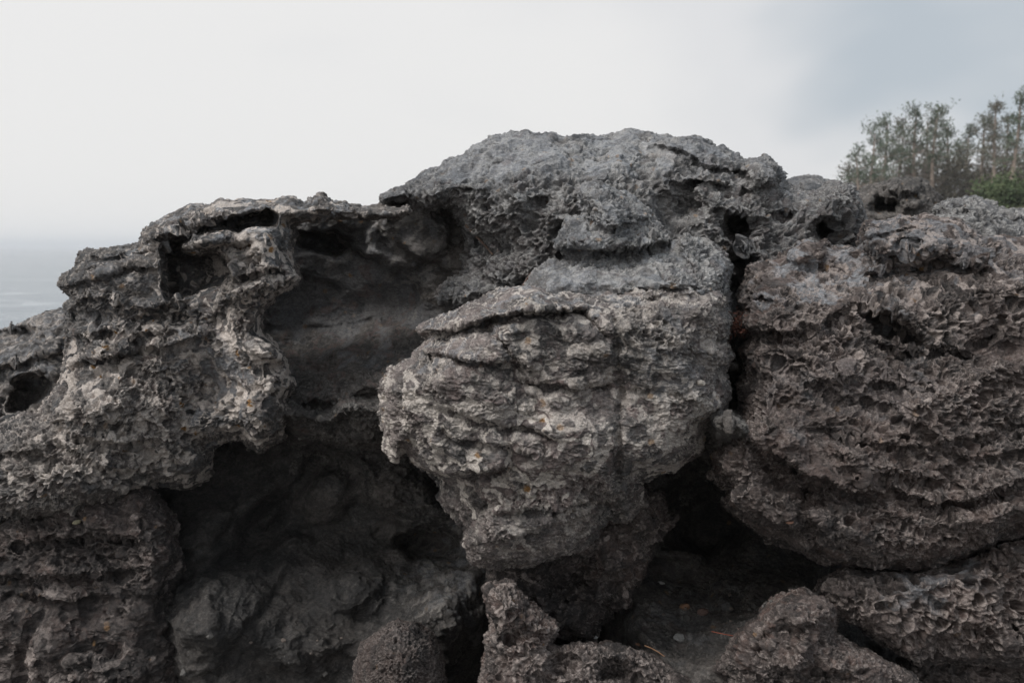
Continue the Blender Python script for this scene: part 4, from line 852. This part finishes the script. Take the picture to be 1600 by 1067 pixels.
for a in [
    (1336, 236, 52, 'small pine at the far left end of the wood, leaning towards the sea', dict(bare=0.10, spread=0.36, lean=-0.12)),
    (1366, 204, 56, 'bushy green pine second from the left end of the wood', dict(bare=0.12, spread=0.32, lean=-0.03, dens=1.3)),
    (1386, 188, 58, 'dense green pine with a broad crown, third from the left in the wood', dict(bare=0.2, spread=0.30, dens=1.3)),
    (1411, 190, 62, 'pine with a drab brownish crown just left of the tallest twin pines', dict(bare=0.25, spread=0.28, dry=1, dens=1.3)),
    (1434, 165, 60, 'tall pine with a thin pointed top and pale bare trunk', dict(bare=0.42, spread=0.22, dens=1.1)),
    (1451, 186, 64, 'shorter dull pine filling the gap between the two tall pointed pines', dict(bare=0.25, spread=0.26, dry=1, dens=1.2)),
    (1466, 165, 59, 'tall pine with a forked wide top and two pale trunk streaks', dict(bare=0.40, spread=0.25, lean=0.02, dens=1.2)),
    (1482, 195, 63, 'green pine with low outstretched boughs at the right of the first clump', dict(bare=0.35, spread=0.26, dens=1.1)),
    (1498, 222, 66, 'low thin pine standing in the bright gap of the wood', dict(bare=0.5, spread=0.2, dens=0.6)),
    (1516, 196, 62, 'slender green pine right of the bright gap in the wood', dict(bare=0.45, spread=0.2, dens=0.8)),
    (1538, 184, 60, 'brownish half dead pine in the right clump of the wood', dict(bare=0.28, spread=0.25, dry=1, dens=1.2)),
    (1559, 158, 57, 'tall pine with grey bare trunk and reddish thin top', dict(bare=0.42, spread=0.20, dry=1, dens=1.0)),
    (1576, 178, 61, 'pine with sparse see-through crown beside the tallest pine', dict(bare=0.4, spread=0.22, dens=0.8)),
    (1594, 144, 52, 'tallest dark green pine at the right edge of the picture', dict(bare=0.36, spread=0.24, dens=1.1)),
    (1628, 160, 58, 'pine partly cut off by the right edge of the picture', dict(bare=0.3, spread=0.28, dens=1.1)),
    (1668, 150, 57, 'tall pine beyond the right edge with a full green crown', dict(bare=0.3, spread=0.26, dens=1.0)),
    (1705, 165, 60, 'dull brownish pine second beyond the right edge', dict(bare=0.3, spread=0.26, dry=1, dens=1.0)),
    (1748, 150, 55, 'broad pine third beyond the right edge', dict(bare=0.3, spread=0.28, dens=1.0)),
    (1795, 170, 60, 'thin pine fourth beyond the right edge', dict(bare=0.4, spread=0.22, dens=0.9)),
    (1845, 160, 56, 'last pine of the wood beyond the right edge', dict(bare=0.3, spread=0.26, dens=1.0)),
    ]:
    pine(a[0], a[1], a[2], a[3], **a[4])
def shrub(px, py, Y, w, h, mat, label, cat='shrub', name='shrub', group=None, n=1500, size=0.16):
    c = at(px, py, Y); gz = float(ground_z(np.array([[c.x]]), np.array([[c.y]]))[0, 0]) - 0.05
    r = bpy.data.objects.new(name, None); r.location = (c.x, c.y, gz); link(r); tag(r, label, cat, group)
    hh = max(h, c.z - gz + h * 0.5)
    st, C = [], []
    for i in range(16):
        az = RG.rand() * 6.28; q = np.linspace(0, 1, 4); L = RG.uniform(0.2, 0.5) * w
        e = np.array([np.cos(az) * L, np.sin(az) * L, hh * RG.uniform(0.55, 1.0)])
        st.append((e * (q[:, None] ** np.array([1.2, 1.2, 0.8])), 0.03 * (1 - 0.7 * q)))
        for j in range(5):
            cc = e * RG.uniform(0.35, 1.02) + RG.normal(size=3) * 0.08 * w
            C.append(cc + RG.normal(size=(n // 80, 3)) * 0.09 * w)
    V, F = tubes(st, 4); link(bpy.data.objects.new('stem', mesh_from('stem', V, F, M_TWIG)), r)
    V, F = leaves(np.concatenate(C), size, 0.5, 0.2); link(bpy.data.objects.new('foliage', mesh_from('foliage', V, F, mat, False)), r)
    return r
G = 'brown undergrowth beneath the pines'
for px, py, Y, w, lab in [(1350, 280, 54, 3.2, 'greyish bush at the left foot of the wood'), (1392, 268, 57, 3.6, 'brown bush behind the far blackish rock hump'), (1432, 262, 60, 3.6, 'brown bush below the two tall pointed pines'),
        (1470, 270, 56, 3.4, 'brown bush left of the bright gap in the wood'), (1505, 276, 58, 3.6, 'dark brown bush under the bright gap'), (1540, 276, 55, 3.6, 'brown bush above the green leafy bush'), (1585, 268, 55, 4.0, 'brown bush at the foot of the tallest pine'), (1622, 272, 54, 4.0, 'brown bush cut off by the right edge'), (1690, 272, 54, 4.4, 'first brown bush beyond the right edge'), (1760, 272, 54, 4.4, 'second brown bush beyond the right edge'), (1830, 272, 54, 4.4, 'last brown bush beyond the right edge')]:
    shrub(px, py + 14, Y + 5, w, 3.6, M_SHRUB, lab, group=G, n=2600)
shrub(1560, 324, 34, 2.0, 0.7, M_GREEN, 'bright green leafy bush behind the pitted dome rock', name='leafy_bush', cat='bush', n=2600, size=0.11)
shrub(1594, 324, 30, 2.0, 0.7, M_GREEN, 'yellowish green bush at the right edge behind the rocks', name='leafy_bush', cat='bush', n=2600, size=0.10)
shrub(1622, 306, 32, 2.0, 0.7, M_GREEN, 'green bush beyond the right edge behind the rocks', name='leafy_bush', cat='bush', n=1500, size=0.10)

# ------------------------------------------------------------------ small loose things, set down where they lie on the rock
def on_rock(px, py, lift=0.0):
    dg = bpy.context.evaluated_depsgraph_get(); d = (at(px, py, 2.0) - Vector((0, 0, EYE))).normalized()
    hit, loc, nor, idx, ob, mt = S.ray_cast(dg, Vector((0, 0, EYE)) + d * 0.3, d)
    return (loc + nor * lift, nor) if hit else (at(px, py, 2.3), Vector((0, -0.3, 1)))
def plain(name, col, rough=0.8, var=0.25):
    return simple_mat(name, tuple(c * (1 - var) for c in col), tuple(c * (1 + var) for c in col), 120, rough)
def pebble(name, label, px, py, w, h, col, seed, cat='stone', flat=0.6, group=None):
    loc, nor = on_rock(px, py)
    sc = loc.y / FPX
    import bmesh
    bm = bmesh.new(); bmesh.ops.create_icosphere(bm, subdivisions=3, radius=1)
    rr = np.random.RandomState(seed); pl = rr.normal(size=(9, 3)); pl /= np.linalg.norm(pl, axis=1)[:, None]; of = rr.uniform(0.55, 0.9, 9)
    for v in bm.verts:
        p = np.array(v.co)
        for q, o in zip(pl, of):
            k = p @ q - o
            if k > 0: p = p - q * k
        v.co = Vector(p) * (1 + 0.04 * rr.normal())
    bm.verts.ensure_lookup_table()
    for v in bm.verts: v.co = Vector((v.co.x * w * sc / 2, v.co.y * w * sc / 2 * 0.8, v.co.z * h * sc / 2))
    me = bpy.data.meshes.new(name); bm.to_mesh(me); bm.free(); me.materials.append(plain(name, col, 0.75, 0.15))
    o = bpy.data.objects.new(name, me); o.location = loc + Vector((0, 0, h * sc * 0.28)); o.rotation_euler = (rr.uniform(-.15, .15), rr.uniform(-.15, .15), rr.uniform(-.6, .6))
    link(o); tag(o, label, cat, group); return o
pebble('loose_stone', 'light grey angular stone lying on the dark floor right of the dry pine needle', 1062, 1000, 23, 15, (0.24, 0.24, 0.235), 1)
pebble('loose_stone', 'small tan orange stone on the floor above the grey angular stone', 1070, 952, 17, 15, (0.26, 0.15, 0.095), 2)
pebble('loose_stone', 'small pinkish brown stone just right of the tan orange stone', 1098, 960, 20, 14, (0.17, 0.115, 0.10), 3)
pebble('loose_stone', 'dark rounded stone at the back of the floor under the dark recess', 1137, 952, 22, 16, (0.09, 0.088, 0.088), 4)
pebble('shell_chip', 'long thin white shell chip at the back of the floor', 1033, 911, 13, 4, (0.62, 0.62, 0.6), 5, 'shell')
pebble('shell_chip', 'small white shell chip left of the dry pine needle', 930, 996, 9, 5, (0.6, 0.6, 0.6), 6, 'shell')
pebble('stone_chip', 'small yellowish chip lodged in the brown base rock at the left', 120, 817, 15, 6, (0.42, 0.38, 0.26), 7, 'stone chip')
pebble('stone_chip', 'small pinkish orange chip stuck on the lower left of the right rock mass', 1232, 816, 16, 8, (0.30, 0.17, 0.12), 8, 'stone chip')
pebble('stone_chip', 'whitish flat stone chip lodged in the face of the central boulder', 1095, 602, 15, 12, (0.34, 0.31, 0.28), 9, 'stone chip')
pebble('stone_chip', 'tiny white stone chip beneath the pale pillar', 470, 686, 10, 7, (0.30, 0.29, 0.27), 10, 'stone chip')
def strand(name, label, cat, pts, rad, col, lift=0.004):
    P_ = []
    for p in pts:
        l, n_ = on_rock(p[0], p[1], lift); P_.append(np.array(l))
    P_ = np.array(P_); y0 = np.median(P_[:, 1])
    P_ = np.array([np.array(at(p[0], p[1], float(np.clip(q[1], y0 - 0.05, y0 + 0.03)))) for p, q in zip(pts, P_)])
    for _ in range(2): P_[1:-1] = (P_[:-2] + P_[1:-1] * 2 + P_[2:]) / 4
    k = np.linspace(0, len(P_) - 1, 24); Q_ = np.stack([np.interp(k, np.arange(len(P_)), P_[:, c]) for c in range(3)], -1)
    c0 = Q_.mean(0); V, F = tubes([(Q_ - c0, np.linspace(rad, rad * 0.6, 24))], 6)
    o = link(bpy.data.objects.new(name, mesh_from(name, V, F, plain(name, col, 0.6, 0.2)))); o.location = c0.tolist()
    if label: tag(o, label, cat)
    return o
s1_ = strand('dry_pine_needle', 'curved orange dry pine needle with a withered bud, left of the grey stone', 'pine needle', [(1007, 1008), (1018, 1010), (1030, 1018), (1042, 1028), (1054, 1038), (1063, 1045)], 0.0017, (0.42, 0.24, 0.14))
l_, n_ = on_rock(1000, 1008, 0.004)
V, F = leaves(np.zeros((1, 3)), 0.001, 0.4)
q = np.linspace(0, 1, 9); ring = []
for i, tt in enumerate(q):
    wdt = 0.006 * math.sin(math.pi * min(1, tt * 0.92 + 0.06))
    for a_ in range(8):
        an = a_ * math.pi / 4; ring.append(((tt - 0.5) * 0.026, wdt * math.cos(an), wdt * 0.45 * math.sin(an) + 0.002 * math.sin(tt * 5)))
I = np.arange(72).reshape(9, 8); J = np.roll(I, -1, 1); F = np.stack([I[:-1].ravel(), J[:-1].ravel(), J[1:].ravel(), I[1:].ravel()], -1)
bud = bpy.data.objects.new('withered_bud', mesh_from('withered_bud', np.array(ring), F, plain('withered_bud', (0.20, 0.115, 0.08), 0.7, 0.3)))
link(bud, s1_); bud.location = Vector(l_) - Vector(s1_.location); bud.rotation_euler = (0.4, 0.3, 0.1)
strand('red_pine_needle', 'straight reddish pine needle lying at the edge of the reddish corner rock', 'pine needle', [(1112, 986), (1128, 990), (1145, 993), (1160, 995), (1175, 998)], 0.0014, (0.36, 0.11, 0.07))
strand('thin_root', 'pale brown root crossing the pitted side of the ridge near the big hollow', 'root', [(728, 352), (738, 366), (750, 374), (762, 386), (770, 398)], 0.005, (0.20, 0.14, 0.11), 0.004)
strand('thin_root', 'short pale root standing on the ledge behind the upper left of the central boulder', 'root', [(818, 446), (822, 436), (828, 428), (836, 420)], 0.004, (0.22, 0.16, 0.14), 0.006)
def tuft(px, py, label, r=0.03, n=260):
    l, nn = on_rock(px, py); V0, F0 = leaves(RG.normal(size=(n, 3)) * r * np.array([0.6, 0.35, 0.55]), 0.016, 0.12, 0.2)
    o = link(bpy.data.objects.new('dry_moss_tuft', mesh_from('dry_moss_tuft', V0, F0, plain('dry_moss', (0.13, 0.06, 0.045), 0.9, 0.3), False))); o.location = l; tag(o, label, 'moss')
tuft(1156, 506, 'reddish brown tuft of dry moss wedged in the crack right of the central boulder')

rub = []
for i in range(34):
    px, py = RG.uniform(985, 1215), RG.uniform(905, 985)
    if i > 22: px, py = RG.uniform(250, 545), RG.uniform(985, 1062)
    sz = RG.uniform(5, 13)
    if i < 4: 
        o = pebble('small_stone', 'small dark stone strewn on the floor of the hollows', px, py, sz, sz * 0.75, (0.10, 0.095, 0.09) if i % 2 else (0.15, 0.125, 0.11), 40 + i, group='small stones on the floor of the hollows'); rub.append(o)
    else:
        o = rub[i % 4].copy(); l, n_ = on_rock(px, py); o.location = l + Vector((0, 0, 0.002)); k = RG.uniform(0.5, 1.3); o.scale = (k, k, k)
        o.rotation_euler = (RG.uniform(-.4, .4), RG.uniform(-.4, .4), RG.uniform(0, 6)); COL.objects.link(o)

def box_mesh(name, a, b):
    v = [(x, y, z) for x in (a[0], b[0]) for y in (a[1], b[1]) for z in (a[2], b[2])]
    f = [(0, 1, 3, 2), (4, 6, 7, 5), (0, 4, 5, 1), (2, 3, 7, 6), (0, 2, 6, 4), (1, 5, 7, 3)]
    return mesh_from(name, v, f, None, False)
hz = link(bpy.data.objects.new('haze', box_mesh('haze', (-9500, -400, SEA_Z - 1), (9500, 14500, 17)))); tag(hz, kind='stuff')
m = bpy.data.materials.new('haze_air'); m.use_nodes = True; t = m.node_tree; t.nodes.clear()
o_ = N(t, 'ShaderNodeOutputMaterial'); pv = N(t, 'ShaderNodeVolumePrincipled'); pv.inputs['Color'].default_value = (0.99, 0.99, 1.0, 1)
pv.inputs['Density'].default_value = 0.0008; pv.inputs['Anisotropy'].default_value = 0.1; t.links.new(pv.outputs[0], o_.inputs['Volume']); hz.data.materials.append(m)
S.cycles.volume_bounces = 5
